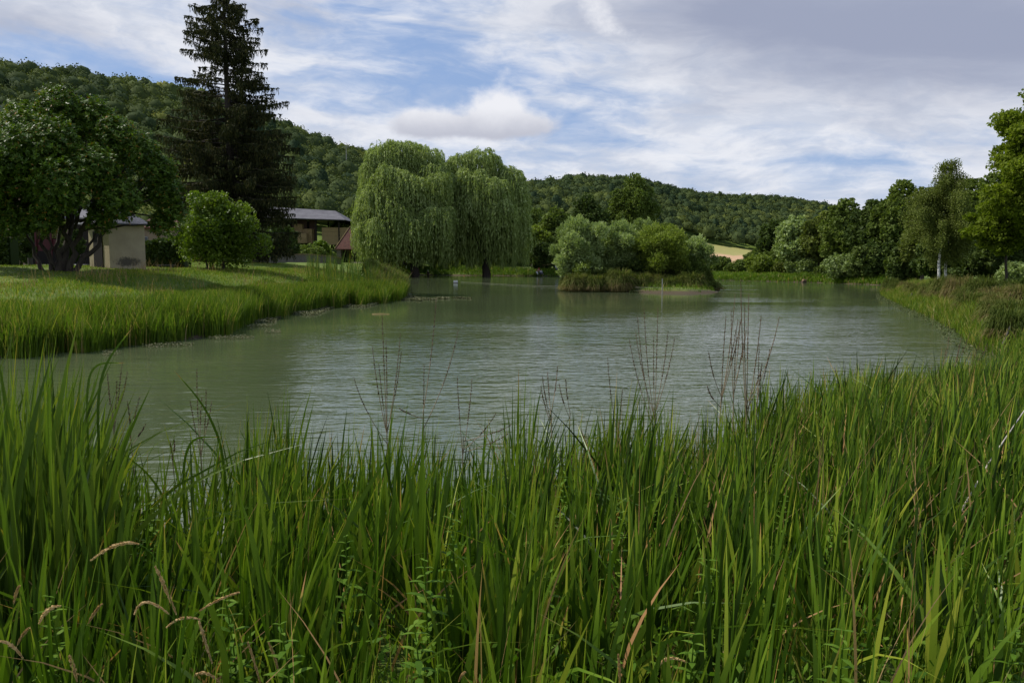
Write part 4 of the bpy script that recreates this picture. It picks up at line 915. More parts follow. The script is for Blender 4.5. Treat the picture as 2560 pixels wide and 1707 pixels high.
def hfun(px, D):
    # full height at the water, shorter on the bank near the camera
    return np.interp(D, [1.9, 3, 5, 6.5, 8, 14], [.62, .78, 1.12, 1.40, 1.50, 1.42]) * (1 + .10 * np.sin(px * .021) + .07 * np.sin(px * .053 + 1)) * np.interp(px, [0, 300, 1000, 1300, 1900, 2300], [1.08, 1.04, 1.02, 1.05, 1.05, 1.0])


def cond_main(px, D, r):
    lim = reedD(px) + .35 * np.sin(px * .03) + .2 * np.sin(px * .083)
    dens = np.interp(D, [1.9, 3.5, 6, 12], [.55, .8, .95, 1.0])
    gap = (np.abs(px - 430) < 110) & (D > 4.9); gap2 = (np.abs(px - 1000) < 300) & (D > 5.2)
    dens = np.where(gap, .34, np.where(gap2, .62, dens))
    return (D < lim) & (r.random(len(px)) < dens)


fans(4100, (3, 8), cond_main, hfun, 501, label='dense green iris leaves filling the near shore', tint=.40, dead=.09)
fans(1500, (2, 5), lambda px, D, r: (D < reedD(px) - .3) & (D > 2.4) & (px > 1850) | ((D < 3.6) & (r.random(len(px)) < .8)), lambda px, D: hfun(px, D) * .85, 502, w0=.012, mt='sedge', name='sedge_leaves', label='finer yellow-green sedge leaves mixed through the iris', lean=.28, tint=.35, dead=.16)
fans(270, (3, 7), lambda px, D, r: (px < 235) & (D > 3.4) & (D < 6.3), lambda px, D: np.interp(D, [3.4, 6.3], [1.5, 2.2]) * np.interp(px, [-200, 60, 235], [1.05, 1.05, .82]), 503, w0=.034, mt='cattail', name='cattail_leaves', label='tall bluish green cattail leaves at the left edge', lean=.15, dead=.03, tint=.45, capped=False)
fans(46, (2, 5), lambda px, D, r: (D < 6.9) & (D > 3.0) & (((px > 380) & (px < 760)) | ((px > 900) & (px < 1300) & (D < 4.2))), lambda px, D: np.interp(D, [3, 7], [1.1, 1.62]), 504, w0=.032, mt='cattail', name='cattail_leaves', label='scattered taller blue-green leaves overtopping the iris left of centre', lean=.24, dead=.02, tint=.45, capped=False)
fans(900, (3, 7), lambda px, D, r: (D < 4.2), lambda px, D: .42 + 0 * D, 505, w0=.009, mt='sedge', name='meadow_grass', label='fine short grass at the camera side of the bank', lean=.4, tint=.45, dead=.12)
fans(150, (2, 6), lambda px, D, r: (px > 1950) & (px < 2480) & (D > 4.2) & (D < 10), lambda px, D: 1.35 + 0 * D, 507, w0=.006, mt='dry', name='dead_stems', label='brown dead stems standing tangled in the right reeds', lean=.22, dead=.0, tint=.5, tipp=0)
fans(90, (2, 5), lambda px, D, r: (px > 1300) & (px < 1950) & (D > 5.6) & (D < 7.6), lambda px, D: 1.4 + 0 * D, 508, w0=.006, mt='dry', name='dead_stems', label='thin dead stems at the water edge below the tall dead stalks', lean=.18, dead=.0, tint=.4, tipp=0)
fans(420, (1, 4), lambda px, D, r: (D > 2.2) & (D < reedD(px) - .4), lambda px, D: .88 + .12 * np.sin(px), 509, w0=.011, mt='dry', name='dead_leaves', label='pinkish brown withered leaves bent among the green blades', lean=.9, dead=.0, tint=.8, tipp=0)
# low leafy ground cover below the blades
rng = np.random.default_rng(506); n = 26000; px = rng.uniform(-260, 2800, n); D = np.sqrt(1.7 ** 2 + rng.random(n) * (7.5 ** 2 - 1.7 ** 2)); x = rg(px, D); z = ground(x, D); ok = (z > .12) & (np.sin(x * 2.1) + np.sin(D * 2.7 + x) + rng.random(n) > .2); x, D, z = x[ok], D[ok], z[ok]; n = len(x)
g = Geo(); g.leaves(np.stack([x, D, z + rng.uniform(.02, .42, n) ** 1.2], 1), rdir(n, rng), np.array([0, 0, 1.]) + rng.normal(size=(n, 3)) * .5, rng.uniform(.03, .07, n), rng.uniform(.014, .03, n), np.clip(.45 + .2 * rng.normal(size=n), 0, 1))
tag(g.build('ground_cover', M['herb']), 'low leafy ground cover between the near stems', 'ground cover', kind='stuff')


# ------------------------------------------------------------------ counted plants of the foreground
def curve3(p0, p1, p2, k=10):
    p0, p1, p2 = map(np.array, (p0, p1, p2)); u = np.linspace(0, 1, k)[:, None]; return p0 * (1 - u) ** 2 + p1 * 2 * u * (1 - u) + p2 * u * u


def dry_stalk(label, base_px, fork, tips, D, seed, r=.0034):
    r = r * 1.35
    """dead branching stalk: rises from the reeds to a fork, each branch carries rings of seed capsules"""
    rng = np.random.default_rng(seed); x = X(base_px, D); z0 = max(gz(x, D), -.2) - .05; root = thing('dry_stalk', (x, D, z0), label, 'dry stalk', 'dead flower stalks over the reeds')
    g = Geo(); gs = Geo(); fp = np.array(P(fork[0], fork[1], D)); g.tube(curve3((x, D, z0), ((x * .6 + fp[0] * .4), D, (z0 + fp[2]) / 2), fp), np.linspace(r * 1.25, r, 10), 5)
    for ti, tp in enumerate(tips):
        d_ = D + rng.uniform(-.25, .25); tpt = np.array(P(tp[0], tp[1], d_)); f0 = tp[2] if len(tp) > 2 else rng.uniform(0, .35)
        st = fp + (np.array((x, D, z0)) - fp) * f0 * .5; mid = st * .5 + tpt * .5; mid[0] += (tpt[0] - st[0]) * .22; c = curve3(st, mid, tpt, 14)
        g.tube(c, np.linspace(r * .85, r * .35, 14), 4, cap=False)
        nb = 60; uu = np.sort(rng.uniform(.42, .99, nb)); uu = np.round(uu * 24) / 24 + rng.normal(size=nb) * .004; us = np.linspace(0, 1, 14)
        b_ = np.stack([np.interp(uu, us, c[:, i]) for i in range(3)], 1); dr = rdir(nb, rng); sz = .016 * (1.1 - .5 * uu); gs = Geo(); gs.tube(c[6:], np.linspace(r * .75, r * .4, 8), 4)
        for _ in range(2): gs.leaves(b_ + dr * .004, unit(dr + np.array([0, 0, .8])), rdir(nb, rng), sz * 1.1, sz * .75, .5)
        gs.build('seed_spike', M['seed'], root, (x, D, z0))
    g.build('stem', M['drystem'], root, (x, D, z0)); return root


ST = [('dead stalk with many upright branches left of centre, one bent far left', 968, (966, 1060), [(955, 785), (965, 850), (1001, 835), (931, 865), (947, 910), (884, 942), (1003, 880)], 7.2, .0034),
      ('thin tall dead stalk reaching highest left of centre', 1055, (1058, 1030), [(1091, 745), (1146, 825), (1060, 910), (997, 1020)], 7.1, .0034),
      ('dead stalk with arching sprays to the right beside the tall thin one', 1148, (1158, 1090), [(1143, 940), (1180, 945), (1240, 1032), (1278, 1062), (1272, 1083)], 6.9, .0030),
      ('short dead stalk with two dense spikes left of the middle group', 1388, (1378, 1030), [(1356, 940), (1369, 930), (1394, 915), (1352, 965)], 7.2, .0034),
      ('small dead stalk right of the two dense spikes', 1425, (1425, 1030), [(1414, 948), (1398, 960)], 7.3, .0026),
      ('single curved bare stalk between the two stalk groups', 1548, (1545, 1040), [(1519, 892), (1556, 972)], 7.3, .0026),
      ('fan of seven straight dead spikes right of the middle', 1636, (1638, 1030), [(1573, 846), (1589, 830), (1594, 792), (1610, 770), (1645, 768), (1634, 842), (1670, 830), (1687, 843)], 7.4, .0032),
      ('bushy dead stalk with hanging spikes at the left of the largest group', 1795, (1806, 960), [(1838, 735), (1815, 790), (1768, 965), (1772, 880), (1845, 800), (1855, 790)], 7.5, .0040),
      ('tallest dead stalk, its tip above the island waterline', 1870, (1868, 1000), [(1852, 695), (1872, 735), (1862, 760), (1903, 790), (1948, 792), (1905, 910)], 7.6, .0046),
      ('dead stalk with short knotted spikes inside the largest group', 1838, (1836, 940), [(1850, 800), (1842, 830), (1860, 850), (1866, 820), (1828, 770)], 7.4, .0032),
      ('forked dead stalk at the right of the largest group', 1885, (1896, 970), [(1905, 905), (1898, 860), (1925, 870)], 7.3, .0030),
      ('brown spiked stalk among the left reeds nearest the cattails', 275, (280, 1010), [(305, 905), (268, 925), (318, 930), (292, 950)], 6.3, .0028),
      ('brown spiked stalk leaning left of the hooked green leaf', 330, (325, 1080), [(318, 1000), (350, 990), (365, 1060)], 6.4, .0028),
      ('cluster of brown knobbly spikes in the left gap of the reeds', 500, (498, 1090), [(492, 922), (515, 975), (505, 990), (530, 1000), (475, 1000)], 6.7, .0030),
      ('low reddish spike near the water gap left of centre', 432, (430, 1140), [(434, 1097), (425, 1105)], 6.5, .0026),
      ('leaning dead spikes over the water at the right, leftmost of their row', 2335, (2350, 930), [(2372, 843), (2365, 870)], 11.2, .0036), ('leaning dead spikes over the water at the right, middle of their row', 2365, (2380, 920), [(2405, 835), (2425, 832), (2400, 860)], 11.4, .0036),
      ('leaning dead spikes over the water at the right, rightmost of their row', 2405, (2415, 930), [(2455, 842), (2470, 865), (2440, 880)], 11.6, .0036),
      ('brown dock-like spike standing in the right reeds', 2452, (2455, 1290), [(2458, 1240), (2448, 1260)], 4.6, .003)]
for i, (lb, bx, fk, tips, D, r) in enumerate(ST): dry_stalk(lb, bx, fk, tips, D, 600 + i, r)
# knobbly brown spikes that stay below the blade tops
for i, (px, py, D) in enumerate([(1425, 1110, 6.6), (1455, 1120, 6.6), (1490, 1130, 6.5), (1445, 1180, 6.4), (1540, 1160, 6.4), (1920, 1200, 5.4), (1940, 1215, 5.4), (2050, 1240, 5.2), (2065, 1250, 5.1), (2420, 1270, 5.0)]):
    lbs = ['brown knobbly spike left of centre group below the blade tips', 'second brown knobbly spike right of the first below the blade tips', 'brown knobbly spike, rightmost of three near the water', 'short brown spike under the three near the water', 'brown spike under the curved bare stalk',
           'brown spike below the forked stalk', 'twin brown spike beside the one below the forked stalk', 'brown spike low in the right reeds', 'brown spike paired with the one low in the right reeds', 'brown spike near the pale broken reed']
    dry_stalk(lbs[i], px, (px, py + 60), [(px + 6, py), (px - 5, py + 22)], D, 640 + i, .003)

# pale broken reed leaning at the right
p0, p1, p2 = P(2330, 1480, 4.6), P(2372, 1330, 4.7), P(2575, 1005, 5.2); g = Geo(); g.tube([(p0[0], p0[1], gz(p0[0], p0[1])), p0, p1, tuple((np.array(p1) + np.array(p2)) / 2 + np.array([-.01, 0, .02])), p2], [.008, .008, .0065, .005, .003], 6)
tag(g.build('broken_reed', solid('pale_reed', (.50, .45, .40), (.34, .29, .24), 30, .7, 0)), 'long pale dead reed leaning to the right across the green blades', 'reed stem')


def seed_head(label, pts, D, seed, r=.0095):
    rng = np.random.default_rng(seed); w3 = np.array([P(a, b_, D) for a, b_ in pts]); 
    if len(w3) == 2: w3 = np.array([w3[0], (w3[0] + w3[1]) / 2 + np.array([0, 0, .006]), w3[1]])
    ctrl = 2 * w3[1] - (w3[0] + w3[2]) / 2; c = curve3(w3[0], ctrl, w3[2], 24)
    lowi = 0 if c[0][2] < c[-1][2] else -1; b_ = c[lowi]; 
    if len(pts) == 3: b_ = c[-1] if pts[0][0] < pts[2][0] and pts[0][1] >= pts[2][1] - 40 and pts[2][0] < 1000 else c[0]
    x, y = b_[0] + rng.uniform(-.04, .04), b_[1] + .05; z0 = gz(x, y); root = thing('grass_flower', (x, y, z0), label, 'grass head', 'dry grass heads at the bottom of the photo')
    g = Geo(); tb = unit((c[1] - c[0]) if np.allclose(b_, c[0]) else (c[-2] - c[-1])); q_ = b_ - tb * min(.16, (b_[2] - z0) * .4); g.tube(curve3((x + (q_[0] - b_[0]) * .6, y, z0), q_, b_, 14), np.full(14, .0012), 4); g.tube(c, np.full(24, .001), 4); g.build('stem', M['herb'], root, (x, y, z0))
    r = r * rng.uniform(.5, .95); g = Geo(); n = 420; u = rng.random(n); if_dir = 1 if b_ is c[0] else -1
    p = np.stack([np.interp(u, np.linspace(0, 1, 24), c[:, i]) for i in range(3)], 1); tg = unit(np.gradient(c, axis=0)); tgi = np.stack([np.interp(u, np.linspace(0, 1, 24), tg[:, i]) for i in range(3)], 1) * (1 if np.allclose(b_, c[0]) else -1)
    prof = np.sin(np.clip(u * .92 + .06, 0, 1) * math.pi) ** .8 * (1 + .35 * np.sin(u * 31 + seed)); d = unit(np.cross(tgi, rdir(n, rng))); g.leaves(p + d * (r * .55 * prof * rng.random(n))[:, None], unit(tgi + d * .45), rdir(n, rng), .013, .0045, .5)
    g.build('seed_head', M['dryhead'], root, (x, y, z0))


SH = [([(337, 1533), (367, 1505), (421, 1533)], 'hooked straw-coloured grass head, thickest of the lower left group'), ([(388, 1416), (440, 1533)], 'long fuzzy grass head hanging above the hooked one'), ([(417, 1567), (455, 1545), (499, 1547)], 'pale arching grass head just below the hooked one'), ([(497, 1548), (512, 1600), (530, 1655)], 'brown drooping grass head falling from the pale arching one'),
      ([(230, 1399), (291, 1362), (344, 1359)], 'slender greenish grass head arching to the right near the left'), ([(501, 1525), (597, 1480)], 'thin straight grass head rising to the right'), ([(484, 1690), (515, 1682), (551, 1707)], 'pinkish bent grass head at the bottom edge left of centre'), ([(222, 1556), (254, 1510)], 'short tilted grass head over the lower left'),
      ([(99, 1556), (120, 1525), (149, 1514)], 'small curved grass head near the left edge'), ([(0, 1602), (28, 1612), (56, 1642)], 'brown grass head entering from the left edge'), ([(620, 1606), (651, 1707)], 'steep brown grass head at the bottom, left of two'), ([(672, 1606), (700, 1686)], 'steep tan grass head at the bottom, right of two'),
      ([(1546, 1637), (1550, 1707)], 'upright cream grass head at the bottom edge right of centre'), ([(1625, 1707), (1660, 1650), (1714, 1654)], 'large cream curved grass head at the bottom edge'), ([(1018, 1707), (1022, 1690)], 'tiny cream grass tip at the bottom edge centre-left'), ([(1148, 1700), (1162, 1680)], 'tiny tan grass tip at the bottom edge centre'),
      ([(174, 1640), (192, 1700)], 'upright tan grass head low at the left'), ([(35, 1505), (48, 1465)], 'small upright tan grass head beside the left edge'), ([(45, 1608), (72, 1570)], 'small bent tan grass head beneath the upright one')]
for i, (pts, lb) in enumerate(SH): seed_head(lb, pts, 2.35 + .1 * (i % 4), 700 + i)


def herb(label, px, top, D, seed, sc=1.0, dense=1.0):
    rng = np.random.default_rng(seed); x = X(px, D); z0 = max(gz(x, D), -.1); tp = np.array(P(px, top, D)); H = tp[2] - z0; root = thing('leafy_herb', (x, D, z0), label, 'herb', 'leafy herbs among the reeds')
    g = Geo(); gl = Geo(); st = curve3((x, D, z0 - .03), (x + rng.uniform(-.04, .04), D, z0 + H * .5), tp, 12); g.tube(st, np.linspace(.005, .002, 12), 5)
    nn = int(H / .038 * dense); 
    for q in range(nn):
        u = .22 + .78 * (q + 1) / nn; b_ = np.array([np.interp(u, np.linspace(0, 1, 12), st[:, i]) for i in range(3)]); a = q * math.pi / 2 + rng.uniform(-.6, .6); L = rng.uniform(.7, 1.2) * (.10 * math.sin(min(1, (1.12 - u) * 1.7) * math.pi / 2) + .02) * sc
        for s_ in (0, math.pi):
            aa = a + s_; dr = np.array([math.cos(aa), math.sin(aa), rng.uniform(.15, .7)]); dr /= np.linalg.norm(dr); k_ = 4; pts = b_ + dr * L * np.linspace(0, 1, k_ + 1)[:, None]; pts[:, 2] -= L * .35 * np.linspace(0, 1, k_ + 1) ** 2
            wd = np.array([-math.sin(aa), math.cos(aa), 0]) * L * .13; pf = np.array([.3, 1, 1, .65, .02])[:, None]; vs = np.concatenate([pts - wd * pf, pts + wd * pf + 0]); fs = [[i, i + 1, i + 6, i + 5] for i in range(4)]
            gl.add(vs, fs, float(np.clip(.5 + .18 * rng.normal() + .15 * u, 0, 1)))
    g.build('stem', M['herb'], root, (x, D, z0)); gl.build('leaves', M['herb'], root, (x, D, z0))


HB = [(372, 1260, 4.3, 'feathery green herb left of centre under the reed tops'), (345, 1335, 3.8, 'green herb just below the feathery one'), (1128, 1282, 3.6, 'pale tipped green herb in the middle of the reeds'), (1553, 1280, 3.6, 'grey-green herb with drooping long leaves right of centre'), (1060, 1400, 3.0, 'leafy herb left of the round burr heads'), (1375, 1430, 3.0, 'leafy herb right of the round burr heads'),
      (1410, 1180, 4.6, 'green herb standing at the water edge right of centre'), (1735, 1585, 2.4, 'broad leaved herb at the bottom right of centre'), (1770, 1400, 2.9, 'slim herb above the broad leaved one'), (2110, 1575, 2.4, 'herb with long side leaves at the bottom right'), (2545, 1585, 2.4, 'serrated bright herb in the lower right corner'),
      (1965, 1240, 4.3, 'bright leafy herb at the foot of the forked dead stalk'), (1035, 1560, 2.5, 'tall leafy herb at the bottom centre-left'), (865, 1340, 3.4, 'narrow leaved herb left of the blue-green blades'), (560, 1480, 2.8, 'herb under the long yellow blade'), (700, 1560, 2.5, 'herb beside the steep grass heads'), (120, 1490, 2.8, 'herb low at the left edge'), (2080, 1310, 4.0, 'small bright herb inside the right reeds'), (2400, 1390, 3.6, 'green herb beside the pale broken reed'), (1640, 1250, 4.2, 'herb beneath the fan of dead spikes')]
for i, (px, top, D, lb) in enumerate(HB): herb(lb, px, top, D, 740 + i, .8, 1.0)
# burr reed heads
g = Geo()
for i, (px, py) in enumerate([(1352, 1400), (1366, 1444), (1356, 1450), (1342, 1465), (1344, 1480), (1316, 1360)]):
    c = P(px, py, 3.0); x, y = c[0] + .01, c[1] + .02; z0 = gz(x, y); root = thing('burr_reed', (x, y, z0), ['burr head at the top of the little cluster', 'burr head at the right of the cluster', 'burr head in the cluster middle', 'burr head second from the cluster bottom', 'lowest burr head of the cluster', 'burr head set apart above left of the cluster'][i], 'burr reed', 'round burr heads in the reeds')
    g = Geo(); g.tube([(x, y, z0), (x, y, (z0 + c[2]) / 2), c], [.003, .0025, .002], 5); g.build('stem', M['herb'], root, (x, y, z0))
    g = Geo(); g.ball(c, .009, 8, 6, .8); n = 110; d = rdir(n); g.leaves(np.array(c) + d * .010, d, rdir(n), .010, .002, .95); g.build('burr', M['herb'], root, (x, y, z0))
# long kinked yellow blade and other single conspicuous blades
for (lb, pts, D, wv, tn) in [('long kinked yellow-green blade with a reddish tip left of centre', [(560, 1600), (500, 1450), (438, 1348)], 2.6, .026, .62), ('blue-green blade arching over to the right in the centre', [(1240, 1640), (1330, 1440), (1392, 1386)], 2.8, .022, .3), ('long hooked green leaf lying over the water at the left', [(455, 1160), (480, 1090), (557, 1093)], 5.2, .018, .45),
                              ('green leaf slanting left over the open water', [(560, 1120), (510, 1010), (434, 925)], 5.2, .020, .4), ('long leaf slanting down from the left gap', [(420, 1250), (360, 1170), (275, 1113)], 4.6, .018, .55), ('bent leaf arching right above the cattails', [(212, 960), (240, 905), (315, 908)], 5.0, .014, .4), ('straight leaf reaching right above the cattails', [(240, 1010), (262, 905), (332, 818)], 4.6, .018, .35)]:
    w3 = [np.array(P(a, b_, D)) for a, b_ in pts]; x, y = w3[0][0], w3[0][1] + .02; rz_ = max(gz(x, y), -.2); r0 = np.array((x, y, rz_)); k0 = np.array([r0, r0 * .45 + w3[0] * .55, w3[0], w3[1], w3[2]])
    tq = np.linspace(0, 4, 20); c = np.stack([np.interp(tq, range(5), k0[:, i_]) for i_ in range(3)], 1)
    for _ in range(4): c[1:-1] = (c[:-2] + 2 * c[1:-1] + c[2:]) / 4
    k_ = len(c); pf = np.clip((1 - np.linspace(0, 1, k_)) / .35, 0, 1) ** .6 * wv / 2; tg = unit(np.gradient(c, axis=0)); wd = unit(np.cross(tg, np.array([.15, 1, .35]))); vs = np.concatenate([c - wd * pf[:, None], c + wd * pf[:, None]]); g = Geo()
    tt = np.full(k_, tn); tt[-2:] = .9
    g.add(vs, [[i, i + 1, i + 1 + k_, i + k_] for i in range(k_ - 1)], np.concatenate([tt, tt]), 0, True); tag(g.build('long_blade', M['iris'], None, (x, y, gz(x, y))), lb, 'leaf blade', 'single leaves standing clear of the stand')
# ------------------------------------------------------------------ buildings
def texmat(name, fn):
    m, b, o = mat(name); tcn = b.n('ShaderNodeTexCoord'); col, hgt = fn(b, tcn.outputs['Object']); pr = b.n('ShaderNodeBsdfPrincipled'); b.link(col, pr.inputs['Base Color']); pr.inputs['Roughness'].default_value = .88; pr.inputs['Specular IOR Level'].default_value = .2
    if hgt is not None:
        bp = b.n('ShaderNodeBump'); bp.inputs['Strength'].default_value = .5; bp.inputs['Distance'].default_value = .03; b.link(hgt, bp.inputs['Height']); b.link(bp.outputs[0], pr.inputs['Normal'])
    b.link(pr.outputs[0], o.inputs[0]); return m


def bricks(b, vec, w_, h_, c1, c2, mortar, msz=.02, rot=(0, 0, 0)):
    mp = b.n('ShaderNodeMapping'); mp.inputs['Rotation'].default_value = rot; b.link(vec, mp.inputs[0])
    br = b.n('ShaderNodeTexBrick'); b.link(mp.outputs[0], br.inputs['Vector']); br.inputs['Scale'].default_value = 1; br.inputs['Brick Width'].default_value = w_; br.inputs['Row Height'].default_value = h_
    br.inputs['Mortar Size'].default_value = msz; br.inputs['Color1'].default_value = (*c1, 1); br.inputs['Color2'].default_value = (*c2, 1); br.inputs['Mortar'].default_value = (*mortar, 1); return br


def plaster_f(b, v):
    s_ = b.n('ShaderNodeSeparateXYZ'); b.link(v, s_.inputs[0]); n1 = b.noise(v, 1.3, 6, .65); n2 = b.noise(v, 9, 4, .6); c = b.mixc(b.ss(n1, .3, .75), (.40, .335, .215), (.32, .265, .17)); c = b.mixc(b.ss(n2, .45, .8, 0, .35), c, (.30, .26, .19))
    # soot-coloured stain low on the wall: an elongated patch with ragged edge
    zz = b.m('SUBTRACT', s_.outputs[2], .42); xx_ = b.m('SUBTRACT', s_.outputs[0], .05); q = b.m('ADD', b.m('POWER', b.m('DIVIDE', xx_, .72), 2), b.m('POWER', b.m('DIVIDE', zz, .24), 2)); st = b.ss(b.m('ADD', q, b.m('ADD', b.m('MULTIPLY', b.m('SUBTRACT', n2, .5), 2.6), b.m('MULTIPLY', b.m('SUBTRACT', n1, .5), 3.0))), .3, 1.6, 1, 0)
    front = b.ss(s_.outputs[1], -.85, -.80, 1, 0); return b.mixc(b.m('MULTIPLY', b.m('MULTIPLY', st, .85), front), c, (.05, .045, .038)), n2


M['plaster'] = texmat('cream_render', plaster_f)
M['slate'] = texmat('slate_roof', lambda b, v: ((lambda br: (b.mixc(b.ss(b.noise(v, 2, 4), .3, .7, 0, .5), br.outputs[0], (.20, .19, .20)), br.outputs[1]))(bricks(b, v, .30, .13, (.16, .155, .175), (.11, .108, .12), (.05, .05, .055), .012))))
M['barnroof'] = texmat('barn_sheet_roof', lambda b, v: (b.mixc(b.ss(b.noise(v, .5, 5), .3, .7), (.135, .13, .14), (.095, .09, .10)), bricks(b, v, .9, 1.4, (.5, .5, .5), (.6, .6, .6), (0, 0, 0), .02).outputs[1]))
M['tiles'] = texmat('red_clay_tiles', lambda b, v: ((lambda br: (b.mixc(b.ss(b.noise(v, 1.2, 6, .7), .35, .7, 0, .65), br.outputs[0], (.12, .06, .045)), br.outputs[1]))(bricks(b, v, .22, .16, (.13, .048, .034), (.075, .034, .026), (.03, .02, .018), .015))))
M['wallstone'] = texmat('rubble_stone', lambda b, v: ((lambda vo, n: (b.mixc(b.ss(vo.outputs['Distance'], .0, .06), (.09, .08, .065), b.mixc(b.ss(n, .3, .7), (.15, .13, .10), (.075, .068, .055))), vo.outputs['Distance']))((lambda vo: (b.link(v, vo.inputs['Vector']), vo)[1])(b.n('ShaderNodeTexVoronoi', feature='DISTANCE_TO_EDGE')), b.noise(v, 2.2, 6, .65))))
M['coping'] = solid('mossy_coping', (.22, .14, .05), (.10, .085, .05), 1.5, .9, .4)
M['straw'] = solid('straw', (.34, .25, .12), (.22, .155, .075), 2.2, .95, .6, stretch=(.5, .5, 6))
M['darkwood'] = solid('dark_boards', (.015, .011, .008), (.009, .007, .005), 4, .85, .3, stretch=(8, 8, .4))
M['rust'] = solid('red_brown_sheet', (.10, .06, .045), (.07, .042, .034), 2, .8, .2)
M['redpaint'] = solid('red_paint', (.075, .007, .010), (.05, .006, .008), 3, .5, .1)
M['tanwall'] = solid('tan_render', (.34, .22, .13), (.27, .18, .11), 1.2, .9, .3)
M['fawn'] = solid('fawn_wall', (.30, .22, .15), (.22, .165, .12), 1.2, .9, .3)
M['white'] = solid('white_paint', (.62, .62, .60), (.48, .47, .44), 6, .6, .1)
M['concrete'] = solid('concrete', (.36, .35, .32), (.26, .25, .23), 3, .85, .3)
M['gravel'] = solid('pale_gravel', (.46, .40, .32), (.34, .30, .24), 5, .95, .4)
M['glass'] = solid('dark_glass', (.03, .035, .04), (.02, .02, .025), 1, .15, 0, spec=.6)


def slab(g, a, b_, c, d, th, tint=.5):
    """thick quad: corners a b c d, thickness th downwards along the normal"""
    a, b_, c, d = map(lambda q: np.array(q, float), (a, b_, c, d)); n = unit(np.cross(b_ - a, d - a)[None])[0]; n = n if n[2] > 0 else -n; v = [a, b_, c, d] + [q - n * th for q in (a, b_, c, d)]
    g.add(v, [[0, 1, 2, 3], [7, 6, 5, 4], [0, 4, 5, 1], [1, 5, 6, 2], [2, 6, 7, 3], [3, 7, 4, 0]], tint)


# cream transformer hut, turned so that two faces show
D = 42.0; cx = X(300, D + 1.0); z0 = gz(X(300, D), D) - .05
root = thing('garden_hut', (cx, D + 1.0, z0), 'small cream rendered hut with hipped slate roof and a black wall stain', 'hut', rz=math.radians(58))
def L2(parts, name, mt): 
    o = parts.build(name, mt); o.parent = root; return o
hw, hd_, hh = 1.02, .92, 2.42
g = Geo(); g.box((0, 0, hh / 2 - .1), (hw * 2, hd_ * 2, hh + .2)); L2(g, 'wall', M['plaster'])
g = Geo(); e = .28; za = hh + .0; A = [(-hw - e, -hd_ - e, za), (hw + e, -hd_ - e, za), (hw + e, hd_ + e, za), (-hw - e, hd_ + e, za)]; zr = hh + .95; r0, r1 = (-.22, 0, zr), (.22, 0, zr)
B = [(q[0], q[1], q[2] - .06) for q in A]; g.add(A + [r0, r1] + B, [[0, 1, 5, 4], [1, 2, 5, 5], [2, 3, 4, 5], [3, 0, 4, 4], [0, 6, 7, 1], [1, 7, 8, 2], [2, 8, 9, 3], [3, 9, 6, 0], [6, 9, 8, 7]])
L2(g, 'roof', M['slate'])
g = Geo(); g.tube([(-.25, 0, zr + .02), (.25, 0, zr + .02)], [.05, .05], 6); L2(g, 'ridge_cap', M['concrete'])
g = Geo(); g.box((-hw - .02, .05, 1.0), (.05, .8, 2.0)); L2(g, 'door', M['darkwood'])

# darker lean-to with pale lintel behind it
D = 56; xa, xb = X(186, D), X(232, D); z0 = gz(xa, D); root = thing('timber_shelter', ((xa + xb) / 2, D + 1, z0), 'dark timber shelter with a pale lintel between the glossy tree and the cream hut', 'shelter'); H = CAMZ + (660 - 545) / F * D - z0
g = Geo(); g.box((0, 0, H / 2), (xb - xa, 2, H)); L2(g, 'wall', M['darkwood']); g = Geo(); slab(g, (-(xb - xa) / 2 - .3, -1.4, H - .05), ((xb - xa) / 2 + .3, -1.4, H - .05), ((xb - xa) / 2 + .3, 1.3, H + .7), (-(xb - xa) / 2 - .3, 1.3, H + .7), .1); L2(g, 'roof', M['slate'])
g = Geo(); g.box((0, -1.03, H - .42), (.75, .08, .13)); L2(g, 'lintel', M['white'])

# open barn with hay on the slope
D = 190; bx0, bx1 = X(622, D), X(868, D + 6); zb = CAMZ + (660 - 606) / F * D; ze = CAMZ + (660 - 546) / F * D; Lb = bx1 - bx0; bd = 13.0
root = thing('hay_barn', (bx0, D, zb), 'open sided hay barn with a low grey sheet roof on the slope behind the spruce', 'barn'); He = ze - zb
g = Geo(); slab(g, (-1, -1.0, He + .2), (Lb + 1.4, -1.0, He - .55), (Lb - 2.5, bd / 2, He + 2.0), (-1, bd / 2, He + 3.3), .18); slab(g, (-1, bd / 2 + .01, He + 3.3), (Lb - 2.5, bd / 2 + .01, He + 2.0), (Lb + 1.4, bd + 1, He - .55), (-1, bd + 1, He + .2), .18)
slab(g, (Lb + 1.4, -1.0, He - .55), (Lb + 1.4, bd + 1, He - .55), (Lb - 2.5, bd / 2 + .2, He + 2.0), (Lb - 2.5, bd / 2 - .2, He + 2.0), .15); L2(g, 'roof', M['barnroof'])
for q in range(5):
    g = Geo(); xq = .2 + (Lb - .6) * q / 4; g.box((xq, .1, He / 2 - .6), (.28, .28, He + .9)); L2(g, 'post', M['darkwood']); g = Geo(); g.box((xq, bd, He / 2 - .6), (.28, .28, He + .9)); L2(g, 'post', M['darkwood'])
g = Geo(); g.box((Lb * .30, bd - .2, He / 2 - .3), (Lb * .62, .15, He + .2)); L2(g, 'back_wall', M['darkwood'])
g = Geo(); g.box((Lb * .55, 3.2, He / 2 - .3), (2.6, .15, He)); g.box((Lb * .665, 4.0, He / 2 - .3), (1.8, .15, He)); L2(g, 'partition', M['rust'])
bale_lb = ['bottom', 'second', 'third', 'fourth']
nb_ = 0
